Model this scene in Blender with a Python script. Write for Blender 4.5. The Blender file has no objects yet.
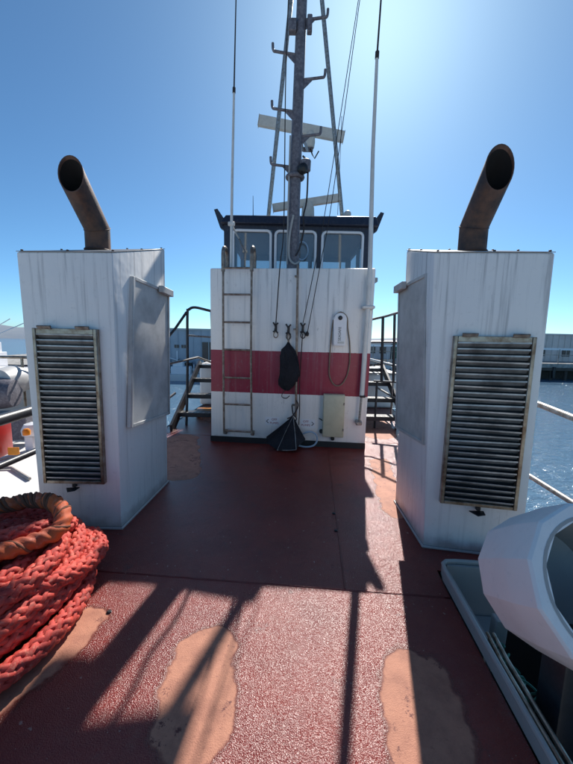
import bpy, bmesh, math, random
from mathutils import Vector, Matrix, Quaternion
from math import sin, cos, pi, radians
random.seed(7)
S = bpy.context.scene
COL = S.collection

# ------------------------------------------------------------------ camera
cam = bpy.data.cameras.new('camera')
cam.sensor_fit = 'VERTICAL'; cam.sensor_height = 36.0
cam.lens = 36.0*338.0/764.0
cam.clip_start = 0.02; cam.clip_end = 5000
co = bpy.data.objects.new('camera', cam); COL.objects.link(co)
P_, R_ = radians(7.5), 0.021
fw = Vector((0, cos(P_), -sin(P_))); up = Vector((0, sin(P_), cos(P_))); rt = Vector((1, 0, 0))
up2 = up*cos(R_) - rt*sin(R_); rt2 = rt*cos(R_) + up*sin(R_)
M = Matrix((rt2, up2, -fw)).transposed().to_4x4()
M.translation = Vector((0, 0, 1.6))
co.matrix_world = M
S.camera = co

# ------------------------------------------------------------------ sky and sun
AZ, EL = radians(12.8), radians(41.2)
W = bpy.data.worlds.new('World'); S.world = W; W.use_nodes = True
nt = W.node_tree
for n in list(nt.nodes): nt.nodes.remove(n)
wo = nt.nodes.new('ShaderNodeOutputWorld'); bg = nt.nodes.new('ShaderNodeBackground'); sk = nt.nodes.new('ShaderNodeTexSky')
sk.sky_type = 'NISHITA'; sk.sun_disc = False; sk.sun_elevation = EL; sk.sun_rotation = AZ
sk.air_density = 0.65; sk.dust_density = 0.42; sk.ozone_density = 8.0; sk.altitude = 0
bg.inputs[1].default_value = 0.108
tint = nt.nodes.new('ShaderNodeMix'); tint.data_type = 'RGBA'; tint.blend_type = 'MULTIPLY'; tint.inputs[0].default_value = 1.0
tint.inputs[7].default_value = (0.79, 1.0, 0.92, 1)      # white balance of the sky
nt.links.new(sk.outputs[0], tint.inputs[6]); nt.links.new(tint.outputs[2], bg.inputs[0]); nt.links.new(bg.outputs[0], wo.inputs[0])
sl = bpy.data.lights.new('sun', 'SUN'); sl.energy = 4.7; sl.angle = radians(0.5); sl.color = (1.0, 0.955, 0.89)
so = bpy.data.objects.new('sun', sl); COL.objects.link(so)
sd = Vector((sin(AZ)*cos(EL), cos(AZ)*cos(EL), sin(EL)))
so.rotation_euler = sd.to_track_quat('Z', 'Y').to_euler(); so.location = sd*30
S.view_settings.view_transform = 'Standard'; S.view_settings.look = 'None'
S.view_settings.exposure = 0.55; S.view_settings.gamma = 1.0
S.render.resolution_x = 768; S.render.resolution_y = 1024

# ------------------------------------------------------------------ material helpers
def nodes(m):
    m.use_nodes = True; t = m.node_tree
    return t, t.nodes['Principled BSDF']
def N(t, typ, **kw):
    n = t.nodes.new(typ)
    for k, v in kw.items(): setattr(n, k, v)
    return n
def L(t, a, b): t.links.new(a, b)
def math_(t, op, a, b=None, c=None, clamp=False):
    n = N(t, 'ShaderNodeMath', operation=op); n.use_clamp = clamp
    for i, v in enumerate((a, b, c)):
        if v is None: continue
        if isinstance(v, (int, float)): n.inputs[i].default_value = v
        else: L(t, v, n.inputs[i])
    return n.outputs[0]
def ramp(t, fac, a, b):
    n = N(t, 'ShaderNodeMapRange', interpolation_type='SMOOTHSTEP')
    L(t, fac, n.inputs[0]); n.inputs[1].default_value = a; n.inputs[2].default_value = b
    return n.outputs[0]
def mixc(t, fac, a, b):
    n = N(t, 'ShaderNodeMix', data_type='RGBA')
    for s, v in ((0, fac), (6, a), (7, b)):
        if isinstance(v, (int, float)): n.inputs[s].default_value = v
        elif isinstance(v, tuple): n.inputs[s].default_value = (*v[:3], 1)
        else: L(t, v, n.inputs[s])
    return n.outputs[2]
def coords(t, scale=(1, 1, 1), loc=(0, 0, 0), kind='pos'):
    if kind == 'pos': o = N(t, 'ShaderNodeNewGeometry').outputs['Position']
    else: o = N(t, 'ShaderNodeTexCoord').outputs['Object']
    m = N(t, 'ShaderNodeMapping'); m.inputs['Scale'].default_value = scale; m.inputs['Location'].default_value = loc
    L(t, o, m.inputs[0]); return m.outputs[0]
def noise(t, vec, scale, detail=4, rough=0.55, dist=0.0):
    n = N(t, 'ShaderNodeTexNoise'); n.inputs['Scale'].default_value = scale; n.inputs['Detail'].default_value = detail
    n.inputs['Roughness'].default_value = rough; n.inputs['Distortion'].default_value = dist
    L(t, vec, n.inputs['Vector']); return n.outputs[0]
def bump(t, b, h, strength, dist):
    n = N(t, 'ShaderNodeBump'); n.inputs['Strength'].default_value = strength; n.inputs['Distance'].default_value = dist
    L(t, h, n.inputs['Height']); L(t, n.outputs[0], b.inputs['Normal']); return n
def simple(name, col, rough=0.5, metal=0.0, var=0.25, vs=6.0, bs=0.15, bd=0.003, bscale=60, col2=None, spec=0.5):
    m = bpy.data.materials.new(name); t, b = nodes(m)
    p = coords(t); n1 = noise(t, p, vs, 6, 0.65)
    c2 = col2 if col2 else tuple(c*(1-var) for c in col)
    L(t, mixc(t, ramp(t, n1, 0.35, 0.7), col, c2), b.inputs['Base Color'])
    b.inputs['Roughness'].default_value = rough; b.inputs['Metallic'].default_value = metal
    b.inputs['Specular IOR Level'].default_value = spec
    L(t, math_(t, 'MULTIPLY_ADD', n1, 0.25, rough-0.12, clamp=True), b.inputs['Roughness'])
    bump(t, b, noise(t, p, bscale, 4), bs, bd)
    return m

def paint(name, base, stripe=None, streak=0.35, rough=0.38, rust=0.3):
    """weathered marine paint: vertical run marks, blotchy dirt, specks of rust"""
    m = bpy.data.materials.new(name); t, b = nodes(m)
    p = coords(t)
    st = noise(t, coords(t, (26, 26, 0.9)), 1.0, 5, 0.6)
    st2 = noise(t, coords(t, (60, 60, 0.5), (3, 5, 1)), 1.0, 2, 0.5)
    bl = noise(t, p, 2.3, 6, 0.65)
    fine = noise(t, p, 22, 6, 0.7)
    col = base
    if stripe:
        sep = N(t, 'ShaderNodeSeparateXYZ'); L(t, N(t, 'ShaderNodeNewGeometry').outputs['Position'], sep.inputs[0])
        z = math_(t, 'ADD', sep.outputs[2], math_(t, 'MULTIPLY_ADD', noise(t, p, 30, 2), 0.008, -0.004))
        inside = math_(t, 'MULTIPLY', math_(t, 'GREATER_THAN', z, stripe[1]), math_(t, 'LESS_THAN', z, stripe[2]))
        col = mixc(t, inside, base, stripe[0])
    zs = N(t, 'ShaderNodeSeparateXYZ'); L(t, N(t, 'ShaderNodeNewGeometry').outputs['Position'], zs.inputs[0])
    high = ramp(t, zs.outputs[2], 0.9, 2.3)
    dirt = math_(t, 'MULTIPLY', math_(t, 'MULTIPLY', ramp(t, st, 0.50, 0.74), streak), math_(t, 'MULTIPLY_ADD', high, 0.9, 0.5))
    c = mixc(t, dirt, col, (0.27, 0.26, 0.26))
    runs = math_(t, 'MULTIPLY', ramp(t, st2, 0.66, 0.80), ramp(t, bl, 0.42, 0.62))
    c = mixc(t, math_(t, 'MULTIPLY', runs, streak*1.3), c, (0.20, 0.17, 0.15))
    c = mixc(t, math_(t, 'MULTIPLY', ramp(t, fine, 0.56, 0.8), 0.30), c, (0.36, 0.33, 0.31))
    scuff = math_(t, 'MULTIPLY', ramp(t, noise(t, coords(t, (9, 9, 3.5), (7, 1, 2)), 2.2, 8, 0.8), 0.585, 0.63), ramp(t, noise(t, p, 1.7, 2), 0.50, 0.62))
    c = mixc(t, math_(t, 'MULTIPLY', scuff, streak*0.9), c, (0.22, 0.21, 0.22))
    foot = math_(t, 'MULTIPLY', ramp(t, math_(t, 'ADD', zs.outputs[2], math_(t, 'MULTIPLY', noise(t, p, 8, 4), -0.16)), 0.05, -0.06), streak)
    c = mixc(t, foot, c, (0.20, 0.12, 0.09))
    spots = math_(t, 'MULTIPLY', ramp(t, noise(t, p, 55, 3, 0.6), 0.73, 0.77), rust)
    c = mixc(t, spots, c, (0.20, 0.075, 0.03))
    L(t, c, b.inputs['Base Color'])
    L(t, math_(t, 'MULTIPLY_ADD', bl, 0.3, rough-0.12), b.inputs['Roughness'])
    h = math_(t, 'ADD', math_(t, 'MULTIPLY', noise(t, p, 3.2, 3), 1.0), math_(t, 'MULTIPLY', noise(t, p, 120, 3), 0.03))
    bump(t, b, h, 0.6, 0.02)
    return m

WHITE = (0.80, 0.78, 0.75)
m_white = paint('white paint', WHITE, streak=0.5)
m_house = paint('white paint with dark red band', WHITE, stripe=((0.27, 0.016, 0.045), 0.775, 1.40), streak=0.45)
m_fibre = paint('white fibreglass', (0.82, 0.80, 0.77), streak=0.10, rough=0.42, rust=0.1)
m_navy = paint('navy paint', (0.018, 0.022, 0.04), streak=0.05, rough=0.45, rust=0.05)
m_grey = paint('grey paint', (0.38, 0.365, 0.34), streak=0.2, rough=0.35)
m_black = simple('black paint', (0.012, 0.012, 0.014), 0.45)
m_void = simple('hull black and painted shade', (0.010, 0.010, 0.012), 0.7)  # black of the hull; also stands in for shade behind louvres and in well
m_alu = simple('dull aluminium sheet', (0.56, 0.55, 0.53), 0.45, 0.1, var=0.3, vs=4, bs=0.2, bd=0.004, bscale=9)
m_steel = simple('stainless steel', (0.38, 0.34, 0.28), 0.35, 0.8, var=0.45, vs=11, col2=(0.17, 0.11, 0.07))
m_slat = simple('louvre blade metal', (0.44, 0.43, 0.42), 0.34, 0.5, var=0.55, vs=7)
m_rail = simple('dull pipe rail', (0.38, 0.37, 0.36), 0.38, 0.6, var=0.5, vs=30, col2=(0.20, 0.17, 0.14))
m_darkrail = simple('black pipe rail', (0.035, 0.035, 0.04), 0.4, 0.2, var=0.4, vs=12)
m_ladder = simple('weathered ladder metal', (0.15, 0.105, 0.08), 0.45, 0.5, vs=16, col2=(0.32, 0.28, 0.24))
m_rust = simple('rusted exhaust steel', (0.125, 0.062, 0.040), 0.62, 0.2, vs=7, col2=(0.035, 0.028, 0.030), bs=0.5, bd=0.003, bscale=70)
m_soot = simple('soot', (0.006, 0.006, 0.007), 0.9)
m_mast = simple('weathered grey mast paint', (0.10, 0.092, 0.11), 0.55, 0.1, vs=26, col2=(0.21, 0.20, 0.22), bs=0.3)
m_whip = simple('white fibreglass whip', (0.62, 0.62, 0.60), 0.45, var=0.15)
m_radar = simple('cream radar housing', (0.58, 0.57, 0.52), 0.45, var=0.15, vs=12)
m_cream = simple('cream cabinet enamel', (0.50, 0.47, 0.34), 0.4, var=0.12, vs=10)
m_float = simple('white moulded plastic', (0.78, 0.78, 0.80), 0.3, var=0.05)
m_cloth = simple('black cloth', (0.022, 0.022, 0.028), 0.85, var=0.3, bs=0.6, bd=0.002, bscale=150)
_t, _b = m_cloth.node_tree, m_cloth.node_tree.nodes['Principled BSDF']; bump(_t, _b, noise(_t, coords(_t, (1, 1, .45)), 26, 3, .5, 1.2), 1.0, .02)
m_cloth.node_tree.nodes['Principled BSDF'].inputs['Specular IOR Level'].default_value = 0.25
m_line = simple('dark halyard line', (0.035, 0.028, 0.028), 0.8)
m_tan = simple('tan cord', (0.22, 0.17, 0.12), 0.8)
m_hose = simple('pale blue hose', (0.30, 0.42, 0.55), 0.4)
m_green = simple('green net line', (0.05, 0.22, 0.15), 0.7)
m_red = simple('red plastic', (0.38, 0.018, 0.012), 0.35)
m_orange = simple('orange plastic', (0.85, 0.28, 0.01), 0.35)
m_print_red = simple('red print', (0.30, 0.03, 0.03), 0.6)
m_print_dark = simple('dark print', (0.03, 0.03, 0.035), 0.6)
m_roof = simple('galvanised roof plate', (0.42, 0.41, 0.40), 0.5, 0.2, vs=8, col2=(0.28, 0.26, 0.24))

def rope_mat(name, a, b_, sc=35):
    m = bpy.data.materials.new(name); t, b = nodes(m); p = coords(t)
    n1 = noise(t, p, 5, 5, 0.6); n2 = noise(t, p, sc, 4, 0.7)
    c = mixc(t, ramp(t, n1, 0.35, 0.65), a, b_)
    c = mixc(t, math_(t, 'MULTIPLY', ramp(t, n2, 0.5, 0.72), 0.45), c, (0.75, 0.30, 0.20))
    c = mixc(t, math_(t, 'MULTIPLY', ramp(t, noise(t, p, 11, 3), 0.60, 0.75), 0.6), c, (0.06, 0.035, 0.03))
    L(t, c, b.inputs['Base Color']); b.inputs['Roughness'].default_value = 0.62
    b.inputs['Specular IOR Level'].default_value = 0.35
    bump(t, b, noise(t, p, 260, 3, 0.7), 0.7, 0.003)
    return m
m_rope = rope_mat('coral polypropylene rope', (0.64, 0.078, 0.052), (0.45, 0.042, 0.032))
m_cover = rope_mat('orange chafe cover', (0.62, 0.115, 0.025), (0.34, 0.055, 0.022), 20)
m_wrap = simple('brown canvas wrap', (0.13, 0.050, 0.028), 0.95, vs=18, col2=(0.20, 0.07, 0.035), bs=0.6)

# deck paint, with worn salmon patches
def deck_mat():
    m = bpy.data.materials.new('red oxide deck paint'); t, b = nodes(m); p = coords(t)
    wob = N(t, 'ShaderNodeTexNoise'); wob.inputs['Scale'].default_value = 5.5; wob.inputs['Detail'].default_value = 6
    L(t, p, wob.inputs['Vector'])
    sub = N(t, 'ShaderNodeVectorMath', operation='SUBTRACT'); L(t, wob.outputs[1], sub.inputs[0]); sub.inputs[1].default_value = (.5, .5, .5)
    scl = N(t, 'ShaderNodeVectorMath', operation='SCALE'); L(t, sub.outputs[0], scl.inputs[0]); scl.inputs['Scale'].default_value = 0.17
    add = N(t, 'ShaderNodeVectorMath', operation='ADD'); L(t, p, add.inputs[0]); L(t, scl.outputs[0], add.inputs[1])
    q = add.outputs[0]
    d = None
    for ax, ay, bx, by, r in ((-.385, 1.50, -.355, 1.20, .165), (.65, 1.42, .57, .95, .165), (-1.06, 1.73, -1.27, 1.10, .085),
                              (-1.60, 5.1, -1.22, 3.8, .24), (1.25, 4.3, 1.05, 3.0, .13), (1.6, 5.6, 1.7, 6.4, .3), (-1.3, 6.4, -1.8, 7.2, .25)):
        pa = N(t, 'ShaderNodeVectorMath', operation='SUBTRACT'); L(t, q, pa.inputs[0]); pa.inputs[1].default_value = (ax, ay, 0)
        ba = Vector((bx-ax, by-ay, 0))
        dt = N(t, 'ShaderNodeVectorMath', operation='DOT_PRODUCT'); L(t, pa.outputs[0], dt.inputs[0]); dt.inputs[1].default_value = ba/ba.length_squared
        h = math_(t, 'ADD', dt.outputs['Value'], 0.0, clamp=True)
        bh = N(t, 'ShaderNodeVectorMath', operation='SCALE'); bh.inputs[0].default_value = ba; L(t, h, bh.inputs['Scale'])
        df = N(t, 'ShaderNodeVectorMath', operation='SUBTRACT'); L(t, pa.outputs[0], df.inputs[0]); L(t, bh.outputs[0], df.inputs[1])
        mz = N(t, 'ShaderNodeVectorMath', operation='MULTIPLY'); L(t, df.outputs[0], mz.inputs[0]); mz.inputs[1].default_value = (1, 1, 0)
        ln = N(t, 'ShaderNodeVectorMath', operation='LENGTH'); L(t, mz.outputs[0], ln.inputs[0])
        s = math_(t, 'SUBTRACT', ln.outputs['Value'], r)
        d = s if d is None else math_(t, 'MINIMUM', d, s)
    inside = ramp(t, d, 0.006, -0.006)
    ring = math_(t, 'MULTIPLY', ramp(t, math_(t, 'ABSOLUTE', math_(t, 'ADD', d, -0.004)), 0.020, 0.003), 0.85)
    chips = math_(t, 'MULTIPLY', inside, ramp(t, math_(t, 'ADD', noise(t, p, 13, 8, 0.8), math_(t, 'MULTIPLY', noise(t, p, 3.1, 2), 0.5)), 0.86, 0.90))
    big = noise(t, p, 1.6, 6, 0.6); mid = noise(t, p, 9, 6, 0.7); fine = noise(t, p, 75, 4, 0.7)
    base = mixc(t, ramp(t, big, 0.35, 0.68), (0.225, 0.029, 0.020), (0.16, 0.018, 0.014))
    base = mixc(t, math_(t, 'MULTIPLY', ramp(t, mid, 0.5, 0.75), 0.5), base, (0.20, 0.055, 0.040))
    base = mixc(t, math_(t, 'MULTIPLY', ramp(t, noise(t, p, 4, 5, 0.75), 0.6, 0.7), 0.55), base, (0.075, 0.022, 0.022))
    base = mixc(t, math_(t, 'MULTIPLY', ramp(t, noise(t, p, 38, 2), 0.69, 0.72), 0.7), base, (0.35, 0.20, 0.16))
    pat = mixc(t, ramp(t, mid, 0.35, 0.7), (0.47, 0.195, 0.115), (0.34, 0.130, 0.078))
    pat = mixc(t, math_(t, 'MULTIPLY', ramp(t, noise(t, p, 45, 3), 0.60, 0.72), 0.45), pat, (0.20, 0.06, 0.04))
    c = mixc(t, inside, base, pat); c = mixc(t, ring, c, (0.15, 0.026, 0.016)); c = mixc(t, chips, c, (0.13, 0.030, 0.022))
    L(t, c, b.inputs['Base Color'])
    rr = math_(t, 'MULTIPLY_ADD', mid, 0.16, 0.16)
    mr = N(t, 'ShaderNodeMix', data_type='FLOAT'); L(t, inside, mr.inputs[0]); L(t, rr, mr.inputs[2]); mr.inputs[3].default_value = 0.72
    L(t, mr.outputs[0], b.inputs['Roughness'])
    b.inputs['Specular IOR Level'].default_value = 0.55
    vor = N(t, 'ShaderNodeTexVoronoi'); vor.inputs['Scale'].default_value = 190; L(t, p, vor.inputs['Vector'])
    h = math_(t, 'ADD', math_(t, 'MULTIPLY', noise(t, p, 170, 2, 0.6), 1.0), math_(t, 'MULTIPLY', vor.outputs[0], 0.5))
    h = math_(t, 'MULTIPLY', h, math_(t, 'MULTIPLY_ADD', inside, -0.6, 1.0))
    h = math_(t, 'ADD', h, math_(t, 'MULTIPLY', noise(t, p, 2.2, 2), 2.0))
    bump(t, b, h, 1.0, 0.0030)
    return m
m_deck = deck_mat()

def water_mat():
    m = bpy.data.materials.new('harbour water'); t, b = nodes(m); p = coords(t)
    b.inputs['Base Color'].default_value = (0.11, 0.20, 0.29, 1); b.inputs['Roughness'].default_value = 0.10
    b.inputs['IOR'].default_value = 1.33
    h = math_(t, 'ADD', noise(t, coords(t, (1, 1.6, 1)), 1.1, 5, 0.6, 0.4), math_(t, 'MULTIPLY', noise(t, coords(t, (1, 2.0, 1)), 4.5, 3, 0.6), 0.25))
    bump(t, b, h, 1.0, 0.24)
    return m
m_water = water_mat()
def glass_mat():
    m = bpy.data.materials.new('window glass'); t, b = nodes(m)
    out = t.nodes['Material Output']; tr = N(t, 'ShaderNodeBsdfTransparent'); tr.inputs[0].default_value = (0.62, 0.68, 0.70, 1)
    gl = N(t, 'ShaderNodeBsdfGlossy'); gl.inputs['Roughness'].default_value = 0.05
    fr = N(t, 'ShaderNodeFresnel'); fr.inputs[0].default_value = 1.5
    dif = N(t, 'ShaderNodeBsdfDiffuse'); dif.inputs[0].default_value = (0.40, 0.42, 0.43, 1)
    m1 = N(t, 'ShaderNodeMixShader'); m1.inputs[0].default_value = 0.22; L(t, tr.outputs[0], m1.inputs[1]); L(t, dif.outputs[0], m1.inputs[2])
    m2 = N(t, 'ShaderNodeMixShader'); L(t, math_(t, 'ADD', fr.outputs[0], 0.05), m2.inputs[0]); L(t, m1.outputs[0], m2.inputs[1]); L(t, gl.outputs[0], m2.inputs[2])
    L(t, m2.outputs[0], out.inputs[0]); return m
m_glass = glass_mat()

# ------------------------------------------------------------------ mesh helpers
class MB:
    def __init__(s): s.bm = bmesh.new()
    def face(s, vs):
        try: return s.bm.faces.new(vs)
        except ValueError: return None
    def hexa(s, b4, t4, bev=0.0, seg=1):
        """b4, t4: four corners each, counter-clockwise seen from above"""
        tmp = bmesh.new()
        v = [tmp.verts.new(p) for p in list(b4)+list(t4)]
        for f in ((3, 2, 1, 0), (4, 5, 6, 7), (0, 1, 5, 4), (1, 2, 6, 5), (2, 3, 7, 6), (3, 0, 4, 7)): tmp.faces.new([v[i] for i in f])
        if bev: bmesh.ops.bevel(tmp, geom=tmp.edges[:], offset=bev, segments=seg, profile=0.5, affect='EDGES')
        me = bpy.data.meshes.new('t'); tmp.to_mesh(me); s.bm.from_mesh(me); bpy.data.meshes.remove(me); tmp.free(); return s
    def box(s, c, d, rz=0.0, bev=0.0, seg=1, R=None):
        x, y, z = [k/2 for k in d]; R = R or Matrix.Rotation(rz, 3, 'Z'); c = Vector(c)
        f = lambda X, Y, Z: c + R @ Vector((X, Y, Z))
        return s.hexa([f(-x, -y, -z), f(x, -y, -z), f(x, y, -z), f(-x, y, -z)], [f(-x, -y, z), f(x, -y, z), f(x, y, z), f(-x, y, z)], bev, seg)
    def tube(s, pts, r, n=10, caps=True, closed=False, frame=None):
        pts = [Vector(p) for p in pts]; m = len(pts); rs = r if isinstance(r, (list, tuple)) else [r]*m
        rings = []; T0 = (pts[1]-pts[0]).normalized()
        nn = T0.orthogonal().normalized()
        for i, p in enumerate(pts):
            a = pts[(i-1) % m] if (closed or i > 0) else p; b = pts[(i+1) % m] if (closed or i < m-1) else p
            T = (b-a).normalized(); nn = (nn - T*nn.dot(T)).normalized(); B = T.cross(nn)
            rings.append([s.bm.verts.new(p + (nn*cos(2*pi*k/n) + B*sin(2*pi*k/n))*rs[i]) for k in range(n)])
        for i in range(m if closed else m-1):
            A, Bq = rings[i], rings[(i+1) % m]
            for k in range(n): s.face([A[k], A[(k+1) % n], Bq[(k+1) % n], Bq[k]])
        if caps and not closed: s.face(rings[0][::-1]); s.face(rings[-1])
        return s
    def lathe(s, prof, c, axis=(0, 0, 1), n=24, rot=0.0, caps=True):
        """prof: (radius, distance along the axis)"""
        A = Vector(axis).normalized(); X = Vector((1, 0, 0)) if abs(A.x) < 0.9 else Vector((0, 1, 0))
        X = (X - A*X.dot(A)).normalized(); Y = A.cross(X); c = Vector(c); rings = []
        for r, h in prof:
            rings.append([s.bm.verts.new(c + A*h + (X*cos(rot+2*pi*k/n)+Y*sin(rot+2*pi*k/n))*r) for k in range(n)])
        for i in range(len(rings)-1):
            for k in range(n): s.face([rings[i][k], rings[i][(k+1) % n], rings[i+1][(k+1) % n], rings[i+1][k]])
        if caps: s.face(rings[0][::-1]); s.face(rings[-1])
        return s
    def prism(s, poly, d):
        d = Vector(d); a = [s.bm.verts.new(Vector(p)) for p in poly]; b = [s.bm.verts.new(Vector(p)+d) for p in poly]; n = len(a)
        s.face(a[::-1]); s.face(b)
        for i in range(n): s.face([a[i], a[(i+1) % n], b[(i+1) % n], b[i]])
        return s
    def mesh(s, name, m, off=Vector((0, 0, 0)), ang=38):
        bm = s.bm; bmesh.ops.recalc_face_normals(bm, faces=bm.faces[:])
        for e in bm.edges: e.smooth = len(e.link_faces) == 2 and e.calc_face_angle(0) < radians(ang)
        for f in bm.faces: f.smooth = True
        bmesh.ops.translate(bm, verts=bm.verts[:], vec=-off)
        me = bpy.data.meshes.new(name); bm.to_mesh(me); bm.free(); me.materials.append(m); return me
    def build(s, name, m, parent=None, ang=38, loc=None):
        off = Vector((0, 0, 0))
        if parent is not None: off = wloc(parent)
        elif loc is not None: off = Vector(loc)
        o = bpy.data.objects.new(name, s.mesh(name, m, off, ang)); COL.objects.link(o)
        if parent is not None: o.parent = parent
        elif loc is not None: o.location = off
        return o
def wloc(o):
    v = Vector(o.location)
    while o.parent: o = o.parent; v += Vector(o.location)
    return v
def tag(o, label=None, cat=None, group=None, kind=None):
    if label: o['label'] = label
    if cat: o['category'] = cat
    if group: o['group'] = group
    if kind: o['kind'] = kind
    return o
def empty(name, loc, label, cat, group=None):
    o = bpy.data.objects.new(name, None); COL.objects.link(o); o.location = loc; o.empty_display_size = 0.1
    return tag(o, label, cat, group)
def place(me, name, parent, loc, rot=None):
    """an object that shares mesh me, at world position loc"""
    o = bpy.data.objects.new(name, me); COL.objects.link(o); o.parent = parent
    o.location = Vector(loc) - wloc(parent)
    if rot is not None: o.rotation_euler = rot
    return o
def copy_tree(o, dl, parent=None):
    c = o.copy(); COL.objects.link(c)
    if parent: c.parent = parent
    else: c.location = Vector(o.location) + Vector(dl)
    for ch in list(o.children): copy_tree(ch, dl, c)
    return c
def smooth_path(pts, k=8):
    pts = [Vector(p) for p in pts]; out = []
    for i in range(len(pts)-1):
        p0 = pts[max(i-1, 0)]; p1 = pts[i]; p2 = pts[i+1]; p3 = pts[min(i+2, len(pts)-1)]
        for j in range(k):
            t = j/k; out.append(0.5*((2*p1)+(p2-p0)*t+(2*p0-5*p1+4*p2-p3)*t*t+(3*p1-p0-3*p2+p3)*t**3))
    out.append(pts[-1]); return out

# ------------------------------------------------------------------ sea
o = MB().hexa([(-900, -300, -6), (900, -300, -6), (900, 1500, -6), (-900, 1500, -6)], [(-900, -300, -5), (900, -300, -5), (900, 1500, -5), (-900, 1500, -5)]).build('sea', m_water)
tag(o, kind='structure')

# unseen concrete quay, added astern to bounce warm sunlight into the shade
o = MB().hexa([(-60, -80, -6), (60, -80, -6), (60, -3.9, -6), (-60, -3.9, -6)], [(-60, -80, -.9), (60, -80, -.9), (60, -3.9, -.9), (-60, -3.9, -.9)], .05).build('quay', simple('pale bounce concrete', (0.42, 0.40, 0.36), 0.8, vs=1.0))
tag(o, kind='structure')

# ------------------------------------------------------------------ deck of the vessel
YAW = radians(-4.4)
O = Vector((.404, 1.979, 0)); ex = Vector((cos(YAW), sin(YAW), 0)); ey = Vector((-sin(YAW), cos(YAW), 0))
def dk(a, b, z=0.0): return O + ex*a + ey*b + Vector((0, 0, z))
deck = bpy.data.objects.new('deck', None); COL.objects.link(deck); deck.location = (0, 0, 0); tag(deck, kind='structure')
g = 0.004
def plate(poly, z=0.0):
    mb = MB(); n = len(poly)
    a = [mb.bm.verts.new(dk(x, y, z-0.012)) for x, y in poly]; b = [mb.bm.verts.new(dk(x, y, z)) for x, y in poly]
    mb.face(a[::-1]); mb.face(b)
    for i in range(n): mb.face([a[i], a[(i+1) % n], b[(i+1) % n], b[i]])
    bm = mb.bm; bmesh.ops.bevel(bm, geom=[e for e in bm.edges if e.verts[0].co.z > z-.001 and e.verts[1].co.z > z-.001], offset=0.003, segments=2, affect='EDGES')
    return mb.build('deck_plate', m_deck, deck)
RX = 0.66   # right edge of deck next to the opening, ship frame
plate([(-2.75, -3.0), (RX, -3.0), (RX, -g), (-2.75, -g)])
plate([(-2.75, g), (-g, g), (-g, 3.2), (-2.75, 3.2)])
plate([(g, g), (RX, g), (RX, 0.262), (1.62, 0.262), (1.62, 3.2), (g, 3.2)])
plate([(-2.75, 3.2+2*g), (-g, 3.2+2*g), (-g, 7.4), (-2.75, 7.4)])
plate([(g, 3.2+2*g), (1.62, 3.2+2*g), (1.62, 7.4), (g, 7.4)])
# weld beads
for a, b in (((-2.7, .0), (.62, .0)), ((0, .01), (0, 3.19)), ((-2.7, 3.204), (1.6, 3.204))):
    pts = []; n = 60
    for i in range(n+1):
        t = i/n; pts.append(dk(a[0]+(b[0]-a[0])*t+random.uniform(-.001, .001), a[1]+(b[1]-a[1])*t, -.002+random.uniform(-.0008, .0008)))
    MB().tube(pts, [0.0042+random.uniform(-.0008, .001) for _ in pts], 6).build('weld_bead', m_deck, deck)
# deck pad bolts
for x, y in ((-1.0, 1.765), (.46, 2.93), (.44, 2.65)):
    MB().lathe([(.014, 0), (.014, .006), (.009, .010), (.0, .010)], (x, y, 0), n=12, caps=False).build('deck_plug', m_black, deck)
# hull
hull = MB()
hp = [(-2.82, -3.3), (RX-.0, -3.3), (RX, .262), (1.66, .262), (1.66, 14), (-.5, 20), (-2.82, 14)]
a = [hull.bm.verts.new(dk(x, y, -5.3)) for x, y in hp]; b = [hull.bm.verts.new(dk(x, y, -.016)) for x, y in hp]
hull.face(a[::-1]); hull.face(b)
for i in range(len(hp)): hull.face([a[i], a[(i+1) % len(hp)], b[(i+1) % len(hp)], b[i]])
# well under the opening, its shade painted in with the hull black
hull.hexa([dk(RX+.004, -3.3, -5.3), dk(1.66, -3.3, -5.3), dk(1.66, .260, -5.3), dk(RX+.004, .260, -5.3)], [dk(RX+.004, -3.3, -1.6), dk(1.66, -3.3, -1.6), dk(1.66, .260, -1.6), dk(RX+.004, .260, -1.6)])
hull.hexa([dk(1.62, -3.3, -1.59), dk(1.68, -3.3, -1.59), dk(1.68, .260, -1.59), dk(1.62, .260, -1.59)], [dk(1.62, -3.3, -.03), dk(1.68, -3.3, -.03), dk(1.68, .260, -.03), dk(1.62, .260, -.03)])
o = hull.build('hull', m_void); tag(o, 'black hull under the red deck of the vessel', 'hull'); 

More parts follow.
